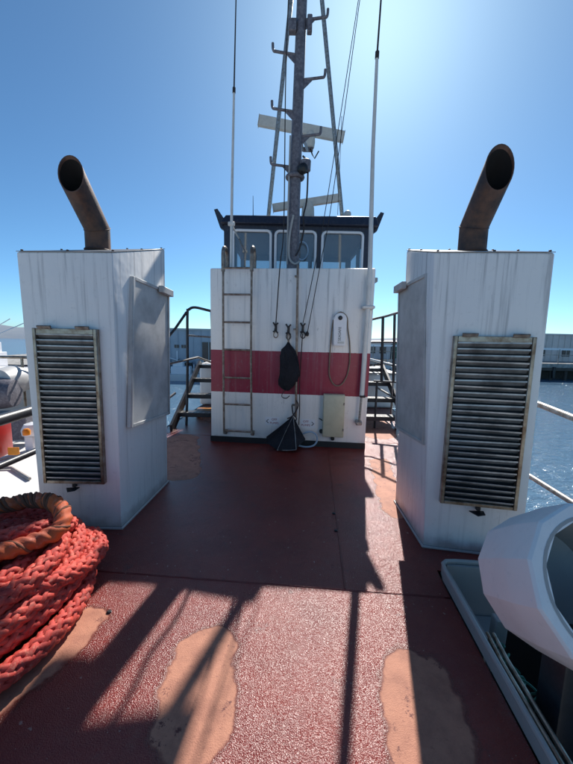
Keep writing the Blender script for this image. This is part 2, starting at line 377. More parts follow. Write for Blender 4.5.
# ------------------------------------------------------------------ engine casings
slat_cache = {}
def casing(side, fi, fo, bi, bo, tfi, tfo, tbi, tbo, lv, panel, label, pipe, latch):
    """fi/fo/bi/bo: base corners front-inner, front-outer, back-inner, back-outer; t*: top corners"""
    root = empty('engine_casing', (fi[0], fi[1], 0), label, 'engine casing', 'white engine casings on the deck')
    V = Vector
    order = (lambda a, b, c, d: [a, b, c, d])
    B = [V((*fo, 0.012)), V((*fi, 0.012)), V((*bi, 0.012)), V((*bo, 0.012))]; T = [V(tfo), V(tfi), V(tbi), V(tbo)]
    if side > 0: B = [B[1], B[0], B[3], B[2]]; T = [T[1], T[0], T[3], T[2]]
    MB().hexa(B, T, 0.014, 2).build('casing_wall', m_white, root)
    # foot weld
    cen = sum(B, V())/4
    pts = [p + (V((p.x-cen.x, p.y-cen.y, 0)).normalized()*0.006) for p in B]
    pts = [V((p.x, p.y, 0.008)) for p in pts]
    MB().tube(pts, .012, 6, closed=True).build('foot_weld', m_white, root)
    # roof plate
    tc = sum(T, V())/4
    ov = 0.002
    rb = [p + V((p.x-tc.x, p.y-tc.y, 0)).normalized()*ov + V((0, 0, .0006)) for p in T]; rtp = [p+V((0, 0, .006)) for p in rb]
    roof = MB().hexa(rb, rtp, 0.002).build('roof_plate', m_roof, root)
    n = 4
    bolt = MB().lathe([(.010, 0), (.010, .008), (.006, .010), (0, .010)], (0, 0, 0), n=6, caps=False).mesh('roof_bolt', m_rust)
    for i in range(4):
        for k in range(2):
            p = rtp[i].lerp(rtp[(i+1) % 4], (k+.04)/2); p = p.lerp(tc+V((0, 0, .007)), .045)
            place(bolt, 'roof_bolt', roof, p)
    # exhaust pipe: upright stub, mitred bend, raked aft, mouth cut upright
    (px, py, z0, z1), (qy, qz), pr_ = pipe
    ns = 28; mb = MB(); rings = []
    ringz = [(py, z0, 0), (py, z1, 0)]
    d = V((0, qy-py, qz-z1)).normalized()
    def ring(c, nrm, r):   # section of the tube where it meets plane with normal nrm; tube direction dd
        out = []
        for k in range(ns):
            a = 2*pi*k/ns; out.append((cos(a)*r, sin(a)*r))
        return out
    def raked(c, y_plane=None, half=None, r=pr_):
        res = []
        side_v = V((1, 0, 0)); u_v = d.cross(side_v) ; u_v.normalize()
        if u_v.y > 0: u_v = -u_v      # u_v points aft and up side
        for k in range(ns):
            a = 2*pi*k/ns; off = side_v*cos(a)*r - u_v*sin(a)*r
            base = V((px, py, z1)) + off
            if half is not None:      # mitre plane through (py, z1), bisecting
                nrm = (V((0, 0, 1))+d).normalized(); t = -((base-V((px, py, z1))).dot(nrm))/d.dot(nrm)
            else:
                t = (y_plane-base.y)/d.y
            res.append(base+d*t)
        return res
    def upright(z, r=pr_): return [V((px+cos(2*pi*k/ns)*r, py+sin(2*pi*k/ns)*r, z)) for k in range(ns)]
    outer = [upright(z0), upright(z1-.13), raked(None, half=True), raked(None, y_plane=qy)]
    inner = [raked(None, y_plane=qy, r=pr_-.008), raked(None, half=True, r=pr_-.008), upright(z0+.02, pr_-.008)]
    rr = [[mb.bm.verts.new(p) for p in rg] for rg in outer+inner]
    for i in range(len(rr)-1):
        for k in range(ns): mb.face([rr[i][k], rr[i][(k+1) % ns], rr[i+1][(k+1) % ns], rr[i+1][k]])
    mb.face(rr[-1]); 
    pipe_o = mb.build('exhaust_pipe', m_rust, root, ang=50)
    mid_ = raked(None, half=True, r=pr_+.001)
    MB().tube([q_+V((0, 0, random.uniform(-.001, .001))) for q_ in mid_], .0045, 6, closed=True).build('weld_bead', m_rust, pipe_o)
    # soot lining, just inside the mouth
    mb = MB(); lin = [raked(None, y_plane=qy+.012, r=pr_-.0095), raked(None, half=True, r=pr_-.0095), upright(z0+.05, pr_-.0095)]
    rr = [[mb.bm.verts.new(p) for p in rg] for rg in lin]
    for i in range(2):
        for k in range(ns): mb.face([rr[i][k], rr[i][(k+1) % ns], rr[i+1][(k+1) % ns], rr[i+1][k]])
    mb.face(rr[-1]); mb.build('soot_lining', m_soot, pipe_o)
    MB().tube([V((px+cos(2*pi*k/24)*(pr_+.004), py+sin(2*pi*k/24)*(pr_+.004), z0+.012)) for k in range(24)], .008, 6, closed=True).build('base_collar', m_rust, pipe_o)
    if side > 0:
        MB().tube([V((px+.075, py+.03, z1+.02)), V((px+.11, py-.05, z1+.16)), V((px+.125, qy+.09, qz-.03))], .014, 8).build('drain_pipe', m_rust, pipe_o)
    # louvre
    u = (V((*fo, 0))-V((*fi, 0))).normalized() if side > 0 else (V((*fi, 0))-V((*fo, 0))).normalized()
    nrm = u.cross(V((0, 0, 1))).normalized()   # points aft, to the camera
    if nrm.y > 0: nrm = -nrm
    Ou = V((*fi, 0)) if side > 0 else V((*fo, 0))
    u0, u1, zb, zt = lv
    def fp(a, z, off): 
        # wall leans a little: interpolate the front face
        t = z/2.2; base = Ou + u*a
        lean = ((V(tfi) if side > 0 else V(tfo)) - Ou); lean = V((0, lean.dot(V((0, 1, 0))), 0))
        return base + V((0, 0, z)) + nrm*off
    rz = math.atan2(u.y, u.x)
    fr_t, fr_d = .026, .045
    R3 = Matrix.Rotation(rz, 3, 'Z')
    lvo = MB().box(fp((u0+u1)/2, (zb+zt)/2, .006), (u1-u0-.004, .008, zt-zb-.004), rz).build('louvre_panel', m_void, root)  # dark sheet standing in for the shade behind the slats
    f = MB()
    for (c, d_) in ((((u0+fr_t/2), (zb+zt)/2), (fr_t, fr_d, zt-zb)), (((u1-fr_t/2), (zb+zt)/2), (fr_t, fr_d, zt-zb)),
                    (((u0+u1)/2, zb+fr_t/2), (u1-u0-2*fr_t-.001, fr_d-.004, fr_t)), (((u0+u1)/2, zt-fr_t*.8), (u1-u0-2*fr_t-.001, fr_d-.004, fr_t*1.6))):
        f.box(fp(c[0], c[1], fr_d/2+.003), d_, rz, .003)
    f.build('louvre_frame', m_steel, lvo)
    w = u1-u0-2*fr_t-.004; ns_ = 27; z0_, z1_ = zb+fr_t+.012, zt-1.6*fr_t-.016
    sm = MB(); tilt = Matrix.Rotation(radians(-48), 3, 'X')
    sm.box((0, 0, 0), (w, .046, .0035), 0, .001, R=R3 @ tilt)
    sm.box((0, 0, 0), (w, .004, .012), 0, .001, R=R3) if False else None
    lipc = R3 @ (tilt @ Vector((0, -.023, 0))); sm.box(lipc+Vector((0, 0, -.005)), (w, .003, .012), 0, .0008, R=R3)
    me = sm.mesh('slat', m_slat)
    for i in range(ns_):
        z = z0_+(z1_-z0_)*i/(ns_-1)
        s_ = place(me, 'slat', lvo, fp((u0+u1)/2, z, .030), None)
        s_.rotation_euler = (random.uniform(-.09, .09), random.uniform(-.006, .006), 0)
    for a in (u0+.10, u1-.10):
        MB().box(fp(a, zt+.004, .052), (.10, .014, .022), rz, .004).tube([fp(a-.05, zt+.012, .058), fp(a+.05, zt+.012, .058)], .009, 8).build('hinge', m_ladder, root)
    la = u0+(u1-u0)*latch
    MB().box(fp(la, zb-.020, .02), (.03, .03, .03), rz, .004).hexa(
        [fp(la-.065, zb-.048, .03), fp(la-.02, zb-.052, .09), fp(la+.035, zb-.046, .075), fp(la+.04, zb-.044, .02)],
        [fp(la-.065, zb-.040, .03), fp(la-.02, zb-.044, .09), fp(la+.035, zb-.038, .075), fp(la+.04, zb-.036, .02)], .002).build('latch', m_black, root)
    # side cover panel on inner side: panel given as 4 world corners (front top, back top, back bottom, front bottom)
    q = [V(p) for p in panel]; inw = V((1 if side < 0 else -1, 0, 0))
    pn = MB()
    back = [p - inw*.035 for p in q]
    # sheet and raised edge frame
    def slab(ps, th): 
        a_ = [p for p in ps]; b_ = [p+inw*th for p in ps]
        pn_ = MB(); va = [pn_.bm.verts.new(p) for p in a_]; vb = [pn_.bm.verts.new(p) for p in b_]
        pn_.face(va[::-1]); pn_.face(vb)
        for i in range(4): pn_.face([va[i], va[(i+1) % 4], vb[(i+1) % 4], vb[i]])
        bmesh.ops.bevel(pn_.bm, geom=pn_.bm.edges[:], offset=.003, segments=1, affect='EDGES'); return pn_
    po = slab(back, .035).build('side_cover', m_alu, root)
    pc = sum(q, V())/4
    for i in range(4):
        a_, b_ = q[i], q[(i+1) % 4]
        ia, ib = a_.lerp(pc, .0), b_.lerp(pc, .0)
        wdt = .028
        da = (b_-a_).normalized(); perp = inw.cross(da); 
        if (pc-a_).dot(perp) < 0: perp = -perp
        s0, s1 = a_+da*(.0 if i % 2 else wdt+.001), b_-da*(.0 if i % 2 else wdt+.001)
        slab([s0+inw*.0005, s1+inw*.0005, s1+perp*wdt+inw*.0005, s0+perp*wdt+inw*.0005], .009).build('edge_strip', m_alu, po)
    tm = q[0].lerp(q[1], .62); tb = q[0].lerp(q[1], .98)
    MB().hexa([tm+V((0, 0, -.05))+inw*.012, tm+V((0, 0, -.05))+inw*.055, tb+V((0, 0, -.055))+inw*.055, tb+V((0, 0, -.055))+inw*.012],
              [tm+V((0, 0, .012))+inw*.012, tm+V((0, 0, .012))+inw*.055, tb+V((0, 0, .008))+inw*.055, tb+V((0, 0, .008))+inw*.012], .004).build('cover_clip', m_alu, po)
    return root

casing(-1, (-1.338, 2.612), (-2.0, 2.612), (-1.280, 3.533), (-1.96, 3.58),
       (-1.316, 2.612, 2.200), (-2.031, 2.612, 2.190), (-1.247, 3.533, 2.452), (-1.98, 3.58, 2.44),
       (.076, .562, .405, 1.632),
       [(-1.275, 2.852, 2.072), (-1.228, 3.560, 2.040), (-1.228, 3.485, .775), (-1.275, 2.712, .834)],
       'white louvred engine casing on the left with red hawser at its foot', ((-1.655, 3.05, 2.30, 2.49), (2.72, 2.785), .099), .48)
casing(1, (1.093, 2.452), (1.770, 2.325), (1.104, 3.181), (1.83, 3.08),
       (1.007, 2.452, 2.208), (1.754, 2.322, 2.19), (1.058, 3.181, 2.402), (1.80, 3.08, 2.385),
       (.085, .605, .395, 1.637),
       [(1.020, 2.577, 2.095), (1.035, 3.255, 2.085), (1.050, 3.140, .766), (1.050, 2.483, .813)],
       'white louvred engine casing on the right beside the rounded cowl', ((1.474, 2.85, 2.30, 2.505), (2.57, 2.82), .105), .52)

# ------------------------------------------------------------------ deckhouse
A0 = Vector((-1.14, 5.026, 0)); u_ = Vector((2.299, -.229, 0)).normalized(); v_ = Vector((-u_.y, u_.x, 0))
RZ = math.atan2(u_.y, u_.x); R3D = Matrix.Rotation(RZ, 3, 'Z')
def dh(a, z, off=0.0): return A0 + u_*a - v_*off + Vector((0, 0, z))    # off: towards the camera
house = empty('deckhouse', tuple(A0), 'white deckhouse with a dark red painted band and black base', 'deckhouse')
MB().hexa([dh(0, .0), dh(2.318, .0), dh(2.318, .0, -1.9), dh(0, .0, -1.9)], [dh(.005, 2.567), dh(2.344, 2.567), dh(2.344, 2.567, -1.9), dh(.005, 2.567, -1.9)], .02, 2).build('wall', m_house, house)
MB().hexa([dh(-.006, .0, .006), dh(2.322, .0, .006), dh(2.322, .0, .0), dh(-.006, .0, .0)], [dh(-.006, .088, .006), dh(2.322, .088, .006), dh(2.322, .088, .0), dh(-.006, .088, .0)]).build('base_band', m_black, house)
# signs: painted text
def text(body, size, parent, pos, mat, rz=RZ, spin=0.0):
    cu = bpy.data.curves.new('lettering', 'FONT'); cu.body = body; cu.size = size; cu.extrude = .0008; cu.align_x = 'CENTER'; cu.align_y = 'CENTER'; cu.resolution_u = 3
    tmp = bpy.data.objects.new('tmp', cu); COL.objects.link(tmp)
    bpy.context.view_layer.update()
    me = bpy.data.meshes.new_from_object(tmp.evaluated_get(bpy.context.evaluated_depsgraph_get())); bpy.data.objects.remove(tmp)
    me.materials.clear(); me.materials.append(mat)
    o = bpy.data.objects.new('lettering', me); COL.objects.link(o); o.parent = parent
    o.location = Vector(pos)-wloc(parent); o.rotation_euler = (Matrix.Rotation(rz, 3, 'Z') @ Matrix.Rotation(radians(90), 3, 'X') @ Matrix.Rotation(spin, 3, 'Z')).to_euler()
    return o
def sign(c, z, flip, lab):
    s = empty('stencil_sign', tuple(dh(c, z, .003)), lab, 'sign', 'small stencilled signs low on the deckhouse')
    MB().box(dh(c, z, .0025), (.215, .003, .125), RZ).build('sign_plate', m_float, s)
    text('OFF', .048, s, dh(c+(.03 if flip else -.03), z+.028, .005), m_print_red)
    text('PUMPS', .045, s, dh(c+(.03 if flip else -.03), z-.028, .005), m_print_red)
    ax = c+(-.085 if flip else .085); sg = 1 if flip else -1
    MB().tube([dh(ax+sg*.028, z+.028, .006), dh(ax-sg*.004, z, .006), dh(ax+sg*.028, z-.028, .006)], .006, 6).build('arrow', m_print_dark, s)
sign(.945, .355, True, 'small red lettered sign with left arrow beside the black day shape')
sign(1.475, .345, False, 'small red lettered sign with right arrow above the blue hose')

# ladder
lad = empty('ladder', tuple(dh(.45, .15, .1)), 'steel ladder bolted up the left of the deckhouse front', 'ladder')
for a, b in ((.239, .232), (.655, .638)):
    MB().tube(smooth_path([dh(a, .17, .02), dh(a, .18, .11), dh(a, .28, .115), dh(b, 1.4, .115), dh(b, 2.55, .11)], 4), .0165, 8).build('ladder_rail', m_ladder, lad)
    MB().tube(smooth_path([dh(b, 2.50, .11), dh(b, 2.74, .11), dh(b, 2.82, .07), dh(b, 2.84, .0), dh(b, 2.80, -.07), dh(b, 2.68, -.09), dh(b, 2.57, -.09)], 4), .026, 8).build('hand_grip', m_ladder, lad)
rm = MB().tube([Vector(u_)*-.205, Vector(u_)*.205], .0145, 8).mesh('rung', m_ladder)
for z in (.206, .610, 1.004, 1.41, 1.80, 2.185, 2.545): place(rm, 'rung', lad, dh(.445, z, .113))
for a in (.239, .655):
    MB().box(dh(a, .17, .03), (.05, .06, .07), RZ, .008).build('wall_bracket', m_ladder, lad)

# centre pipe
cp = empty('vent_pipe', tuple(dh(1.297, .44, .05)), 'thin brown vertical pipe between the hanging black shapes', 'pipe')
MB().tube([dh(1.30, .45, .055), dh(1.285, 1.5, .055), dh(1.274, 2.60, .055)], .016, 8).build('pipe', m_ladder, cp)
for z in (.62, 1.72, 2.45): MB().box(dh(1.260, z, .026), (.055, .052, .022), RZ, .004).build('clamp', m_ladder, cp)

# cleats with rings
for i, (a, z, lab) in enumerate(((.977, 1.735, 'black line cleat on the deckhouse left of the others'), (1.160, 1.715, 'black line cleat above the hanging black cloth'), (1.366, 1.735, 'black line cleat just right of the thin brown pipe'))):
    c = empty('line_cleat', tuple(dh(a, z)), lab, 'cleat', 'black cleats on the deckhouse front')
    MB().box(dh(a, z, .012), (.035, .022, .10), RZ, .006).build('cleat_base', m_black, c)
    MB().tube(smooth_path([dh(a-.035, z+.075, .05), dh(a-.006, z+.03, .045), dh(a, z, .04), dh(a-.006, z-.03, .045), dh(a+.035, z-.075, .05)], 4), .012, 8).build('cleat_horn', m_black, c)
    MB().tube(smooth_path([dh(a+.035, z+.07, .05), dh(a+.006, z+.03, .05), dh(a, z, .052), dh(a+.006, z-.03, .05), dh(a-.035, z-.06, .05)], 4), .011, 8).build('cleat_horn', m_black, c)
    n = 16; MB().tube([dh(a+.005+.032*cos(2*pi*k/n), z-.10+.042*sin(2*pi*k/n), .05) for k in range(n)], .007, 6, closed=True).build('ring', m_steel if i == 0 else m_black, c)

# hanging furled black cloth
def cloth(sections, name, lab, cat, folds=7, amp=.18):
    mb = MB(); rings = []; n = 28
    for i, (a, z, w, d, off) in enumerate(sections):
        ring = []
        for k in range(n):
            th = 2*pi*k/n; f = 1+amp*sin(folds*th+i*.7)+amp*.5*sin(3*th+i*1.3)
            ring.append(mb.bm.verts.new(dh(a+w*cos(th)*f, z+.01*sin(5*th+i), off+d*sin(th)*f)))
        rings.append(ring)
    for i in range(len(rings)-1):
        for k in range(n): mb.face([rings[i][k], rings[i][(k+1) % n], rings[i+1][(k+1) % n], rings[i+1][k]])
    mb.face(rings[0][::-1]); mb.face(rings[-1])
    return mb
bag = cloth([(1.165, 1.53, .012, .012, .05), (1.165, 1.49, .03, .025, .055), (1.16, 1.42, .085, .04, .07), (1.18, 1.33, .115, .05, .08), (1.20, 1.2, .125, .055, .085), (1.195, 1.08, .135, .06, .085), (1.165, .98, .125, .05, .08), (1.15, .92, .10, .04, .07), (1.16, .87, .06, .03, .06), (1.165, .84, .02, .02, .055)], '', '', '').build('hanging_cloth', m_cloth, loc=dh(1.16, .84))
tag(bag, 'furled black cloth hanging over the red band from a cleat', 'cloth')
ln = MB().tube([dh(1.16, 1.66, .05), dh(1.15, 1.59, .05), dh(1.165, 1.53, .05)], .007, 6).tube([dh(1.175, 1.66, .05), dh(1.18, 1.6, .05), dh(1.168, 1.53, .05)], .007, 6)
ln.build('lashing', m_tan, bag)
MB().tube(smooth_path([dh(1.16, .86, .06), dh(1.1, .80, .06), dh(1.09, .74, .055), dh(1.15, .72, .055), dh(1.2, .76, .055)], 5), .006, 6).build('loose_cord', m_line, bag)

# collapsed day shape hanging at the foot of the wall
ds = empty('day_shape', tuple(dh(1.2, .0, .2)), 'folded black fabric day shape hanging at the foot of the deckhouse', 'day shape')
top = dh(1.262, .475, .10)
P = [dh(.885, .165, .18), dh(.905, .075, .20), dh(1.065, -.0, .33), dh(1.10, .015, .36), dh(1.335, .052, .34), dh(1.37, .10, .31), dh(1.455, .15, .16), dh(1.40, .10, .06), dh(1.1, .10, .05)]
P = [Vector((p.x, p.y, max(p.z, .03))) for p in P]
mb = MB(); tv = mb.bm.verts.new(top); lv1 = []; lv2 = []
for i, p in enumerate(P):
    m1 = top.lerp(p, .52); m1 += Vector((0, .02 if i % 2 else -.022, .0)); lv1.append(mb.bm.verts.new(m1)); lv2.append(mb.bm.verts.new(p))
n = len(P)
for i in range(n):
    j = (i+1) % n; mb.face([tv, lv1[i], lv1[j]]); mb.face([lv1[i], lv2[i], lv2[j], lv1[j]])
bc = mb.bm.verts.new(sum(P, Vector())/n+Vector((0, 0, .03)))
for i in range(n): mb.face([lv2[(i+1) % n], lv2[i], bc])
mb.build('fabric', m_cloth, ds, ang=12)
MB().tube([top+Vector((0, -.01, 0)), top.lerp(P[4], .5)+Vector((.005, -.03, .0)), P[4]+Vector((0, -.008, 0))], .005, 6).build('edge_piping', m_rail, ds)
MB().tube([P[2]+Vector((0, -.008, 0)), P[3].lerp(P[4], .5)+Vector((0, -.012, .0)), P[4]+Vector((0, -.01, 0))], .006, 6).build('edge_piping', m_rail, ds)
MB().tube([top+Vector((0, -.012, 0)), top.lerp(P[3], .5)+Vector((-.02, -.02, 0)), P[3]+Vector((-.03, -.004, 0))], .003, 6).build('seam', m_rail, ds)
MB().tube(smooth_path([dh(1.30, .70, .07), dh(1.33, .62, .08), dh(1.262, .48, .10), dh(1.18, .43, .10)], 4), .010, 6).tube(smooth_path([dh(1.24, .62, .07), dh(1.262, .5, .10), dh(1.31, .45, .11), dh(1.30, .4, .11)], 4), .009, 6).build('lashing', m_line, ds)

# blue hose loop
hz = MB().tube(smooth_path([dh(1.36, .17, .07), dh(1.44, .22, .07), dh(1.53, .24, .07), dh(1.605, .20, .08), dh(1.62, .12, .09), dh(1.57, .045, .10), dh(1.46, .025, .12), dh(1.34, .05, .14)], 5), .013, 8).build('hose', m_hose, loc=dh(1.5, .02))
tag(hz, 'pale blue hose loop lying against the deckhouse base', 'hose')

# beacon case with its cord
fb = empty('beacon_case', tuple(dh(1.885, 1.50)), 'white oblong beacon case with black button hung on the deckhouse', 'beacon')
mb = MB(); n = 14; pl_ = [(.072, 1.50), (.085, 1.52)]
out = [(-.068, 1.497), (.068, 1.497), (.083, 1.515), (.092, 1.86)] + [(.092*cos(pi*k/n), 1.86+.095*sin(pi*k/n)) for k in range(1, n)] + [(-.092, 1.86), (-.083, 1.515)]
va = [mb.bm.verts.new(dh(1.885+x, z, .003)) for x, z in out]; vb = [mb.bm.verts.new(dh(1.885+x, z, .075)) for x, z in out]; m_n = len(out)
mb.face(va[::-1]); mb.face(vb)
for i in range(m_n): mb.face([va[i], va[(i+1) % m_n], vb[(i+1) % m_n], vb[i]])
bmesh.ops.bevel(mb.bm, geom=[e for e in mb.bm.edges if all(v in vb for v in e.verts)], offset=.012, segments=3, affect='EDGES')
mb.build('case', m_float, fb)
MB().lathe([(.030, 0), (.030, .012), (.022, .018), (0, .018)], dh(1.885, 1.885, .074), axis=-v_, n=20, caps=False).build('button', m_black, fb)
text('SEASAFE', .052, fb, dh(1.885, 1.665, .0765), m_print_dark, spin=radians(90))
MB().box(dh(1.905, 1.545, .0765), (.09, .002, .03), RZ).build('print_bar', m_alu, fb)
cord = MB().tube(smooth_path([dh(1.79, 1.86, .05), dh(1.775, 1.70, .03), dh(1.765, 1.5, .025), dh(1.76, 1.25, .025), dh(1.765, 1.08, .025), dh(1.82, .96, .025), dh(1.89, .925, .025), dh(1.96, .97, .025), dh(2.02, 1.1, .025), dh(2.045, 1.3, .025), dh(2.03, 1.55, .025), dh(1.995, 1.75, .03), dh(1.975, 1.90, .05), dh(1.885, 1.965, .05), dh(1.80, 1.90, .05)], 5), .009, 6)
co_ = cord.build('cord', m_tan, loc=dh(1.8, .93)); tag(co_, 'tan cord looped round the white beacon case', 'cord')

# electrical cabinet
cab = empty('electrical_cabinet', tuple(dh(1.84, .18)), 'cream electrical cabinet low on the right of the deckhouse', 'cabinet')
MB().box(dh(1.843, .495, .05), (.305, .10, .625), RZ, .008, 2).build('cabinet_body', m_cream, cab)
MB().box(dh(1.843, .495, .107), (.285, .012, .605), RZ, .006, 2).build('cabinet_door', m_cream, cab)
for z in (.30, .68): MB().box(dh(1.985, z, .116), (.02, .012, .035), RZ, .003).build('cabinet_latch', m_ladder, cab)
for a, z in ((1.675, .245), (1.845, .145)):
    MB().lathe([(.028, 0), (.028, .05), (.02, .06), (0, .06)], dh(a, z, .0), axis=-v_, n=12, caps=False).build('cable_gland', m_black, cab)
MB().tube(smooth_path([dh(1.64, .43, .01), dh(1.67, .42, .03), dh(1.70, .40, .03)], 4), .008, 6).build('cable', m_line, cab)

# ------------------------------------------------------------------ wheelhouse
wh = empty('wheelhouse', (.2, 6.1, 0), 'navy wheelhouse with three white framed windows behind the deckhouse', 'wheelhouse')
wins = [(-.99, -.30), (-.262, .472), (.545, 1.285)]; zb, zt = 2.62, 3.43
X0, X1, YF, YB = -1.13, 1.44, 6.1, 8.3
mb = MB()
mb.box(((X0+X1)/2, YF+.03, (zb+0)/2), (X1-X0, .06, zb))
edges = [X0]+[v for w in wins for v in w]+[X1]
for i in range(0, len(edges), 2): mb.hexa([(edges[i], YF, zb), (edges[i+1], YF, zb), (edges[i+1], YF+.06, zb), (edges[i], YF+.06, zb)], [(edges[i], YF, zt), (edges[i+1], YF, zt), (edges[i+1], YF+.06, zt), (edges[i], YF+.06, zt)])
mb.box(((X0+X1)/2, YF+.03, (zt+3.50)/2), (X1-X0, .06, 3.50-zt))
mb.build('front_wall', m_navy, wh)
mb = MB()
for x in (X0+.03, X1-.03):
    mb.box((x, (YF+YB)/2+.03, 1.35), (.06, YB-YF-.08, 2.7)); mb.box((x, (YF+YB)/2+.03, 3.45), (.06, YB-YF-.08, .10))
    for y in (YF+.12, YF+1.1, YB-.06): mb.box((x, y, 3.05), (.06, .10, .70))
mb.build('side_wall', m_navy, wh)
mb = MB(); mb.box(((X0+X1)/2, YB+.03, 1.35), (X1-X0, .06, 2.7)); mb.box(((X0+X1)/2, YB+.03, 3.45), (X1-X0, .06, .10))
for x in (X0+.05, -.35, .5, X1-.05): mb.box((x, YB+.03, 3.05), (.10, .058, .70))
mb.build('back_wall', m_navy, wh)
MB().hexa([(X0-.05, YF-.10, 3.503), (X1+.07, YF-.10, 3.503), (X1+.02, YB+.1, 3.503), (X0-.02, YB+.1, 3.503)], [(X0+.04, YF-.05, 3.64), (X1+.02, YF-.05, 3.665), (X1-.06, YB+.1, 3.665), (X0+.10, YB+.1, 3.64)], .01).build('roof', m_navy, wh)
for x, s in ((X0, -1), (X1, 1)):
    MB().prism([(x+s*.004, YF+.07, 3.42), (x+s*.08, YF+.07, 3.47), (x+s*.185, YF+.07, 3.765), (x+s*.125, YF+.07, 3.78), (x+s*.004, YF+.07, 3.61)], (0, .09, 0)).build('corner_fin', m_navy, wh)
for i, (a, b) in enumerate(wins):
    # rounded frame
    r = .07; pts = []
    def arc(cx, cz, a0): return [(cx+r*cos(a0+pi/2*k/5), cz+r*sin(a0+pi/2*k/5)) for k in range(6)]
    a2, b2, z0, z1 = a+.022, b-.022, zb+.02, zt-.02
    pts = arc(b2-r, z1-r, 0)+arc(a2+r, z1-r, pi/2)+arc(a2+r, z0+r, pi)+arc(b2-r, z0+r, 3*pi/2)
    wo_ = MB(); wo_.tube([(x, YF-.006, z) for x, z in pts], .023, 8, closed=True)
    w = wo_.build('window', m_float, wh)
    MB().hexa([(a+.003, YF+.02, zb+.003), (b-.003, YF+.02, zb+.003), (b-.003, YF+.028, zb+.003), (a+.003, YF+.028, zb+.003)], [(a+.003, YF+.02, zt-.003), (b-.003, YF+.02, zt-.003), (b-.003, YF+.028, zt-.003), (a+.003, YF+.028, zt-.003)]).build('pane', m_glass, w)
# things seen through the glass
MB().box((-.86, 6.6, 3.16), (.12, .10, .26), .2, .02).build('red_jacket_hook', m_red, wh)
MB().box((.5, 6.5, 2.66), (2.2, .5, .08), 0, .01).build('console', m_grey, wh)
n = 20; MB().tube([(.22+.10*cos(2*pi*k/n), 6.04, 3.08+.15*sin(2*pi*k/n)) for k in range(n)], .012, 6, closed=True).build('cable_coil', m_hose, wh)
MB().box((.98, 6.7, 3.1), (.03, .03, .66)).build('inside_post', m_grey, wh)
gp = empty('satellite_dome', (1.02, 6.35, 3.66), 'small white antenna dome on the wheelhouse roof', 'antenna')
MB().tube([(1.02, 6.35, 3.66), (1.02, 6.35, 3.76)], .02, 8).build('stem', m_whip, gp)
MB().lathe([(.02, .0), (.06, .01), (.068, .04), (.06, .075), (.035, .098), (0, .105)], (1.02, 6.35, 3.75), n=20, caps=False).build('dome', m_whip, gp)
ra = empty('rod_antenna', (-.65, 6.3, 3.64), 'short thin rod antenna on the left of the wheelhouse roof', 'antenna')
MB().tube([(-.65, 6.3, 3.64), (-.655, 6.3, 4.05)], [.008, .004], 6).build('rod', m_line, ra)
MB().lathe([(.03, 0), (.03, .03), (.012, .05), (0, .05)], (-.65, 6.3, 3.64), n=12, caps=False).build('foot', m_black, ra)

# ------------------------------------------------------------------ mast
mast = empty('mast', (.065, 5.4, 2.567), 'tall grey pole mast with hooked steps above the deckhouse', 'mast')
MB().tube([(.063, 5.4, 2.56), (.058, 5.4, 3.6), (.08, 5.4, 4.8), (.105, 5.4, 6.3), (.13, 5.4, 8.6)], [.100, .090, .080, .072, .06], 16).build('pole', m_mast, mast)
MB().lathe([(.16, 0), (.16, .03), (.11, .05)], (.063, 5.4, 2.565), n=20, caps=False).build('foot_flange', m_mast, mast)
MB().tube([(.063+.115*cos(2*pi*k/20), 5.4+.115*sin(2*pi*k/20), 3.97) for k in range(20)], .03, 8, closed=True).build('collar', m_mast, mast)
def step(z, s, cx, ln=.38):
    st = MB().tube(smooth_path([(cx+s*.06, 5.39, z), (cx+s*(.09+ln*.8), 5.36, z+.012), (cx+s*(.09+ln), 5.36, z+.03), (cx+s*(.10+ln), 5.36, z+.12)], 5), .019, 8)
    st.prism([(cx+s*.07, 5.37, z-.015), (cx+s*.07, 5.37, z-.13), (cx+s*.19, 5.37, z-.015)], (0, .012, 0))
    st.build('hooked_step', m_mast, mast)
step(4.11, -1, .068, .27); step(4.53, 1, .075, .25); step(4.86, -1, .085, .28); step(5.28, 1, .09, .27); step(5.60, -1, .096, .29); step(6.04, 1, .10, .27); step(6.4, -1, .11, .28); step(6.8, 1, .115, .28)
MB().box((-.02, 5.36, 5.93), (.11, .10, .16), 0, .01).build('clamp_bracket', m_mast, mast)
MB().box((.22, 5.36, 5.96), (.07, .08, .22), 0, .01).build('clamp_bracket', m_mast, mast)
MB().tube(smooth_path([(.17, 5.36, 4.25), (.24, 5.34, 4.15), (.25, 5.33, 3.9), (.24, 5.33, 3.6), (.2, 5.3, 3.4), (.21, 5.3, 3.2), (.16, 5.3, 2.95), (.10, 5.28, 2.82)], 6), .013, 6).build('cable', m_line, mast)
MB().tube(smooth_path([(.05, 5.29, 3.4), (.0, 5.27, 3.1), (.0, 5.27, 2.8), (.08, 5.26, 2.7), (.16, 5.28, 2.74)], 6), .016, 6).build('cable', m_grey, mast)
MB().tube([(-.03, 5.31, 2.7), (-.03, 5.31, 3.6), (-.02, 5.32, 4.5)], .012, 6).build('cable', m_grey, mast)
MB().lathe([(.0, -.05), (.07, -.045), (.075, 0), (.06, .05), (0, .07)], (.17, 5.26, 4.03), axis=(.3, -1, 0), n=16, caps=False).build('mast_lamp', m_black, mast)
MB().lathe([(.04, -.03), (.075, -.01), (.08, .12), (.03, .15), (0, .15)], (.21, 5.3, 4.03), n=14, caps=False).build('horn_box', m_mast, mast)
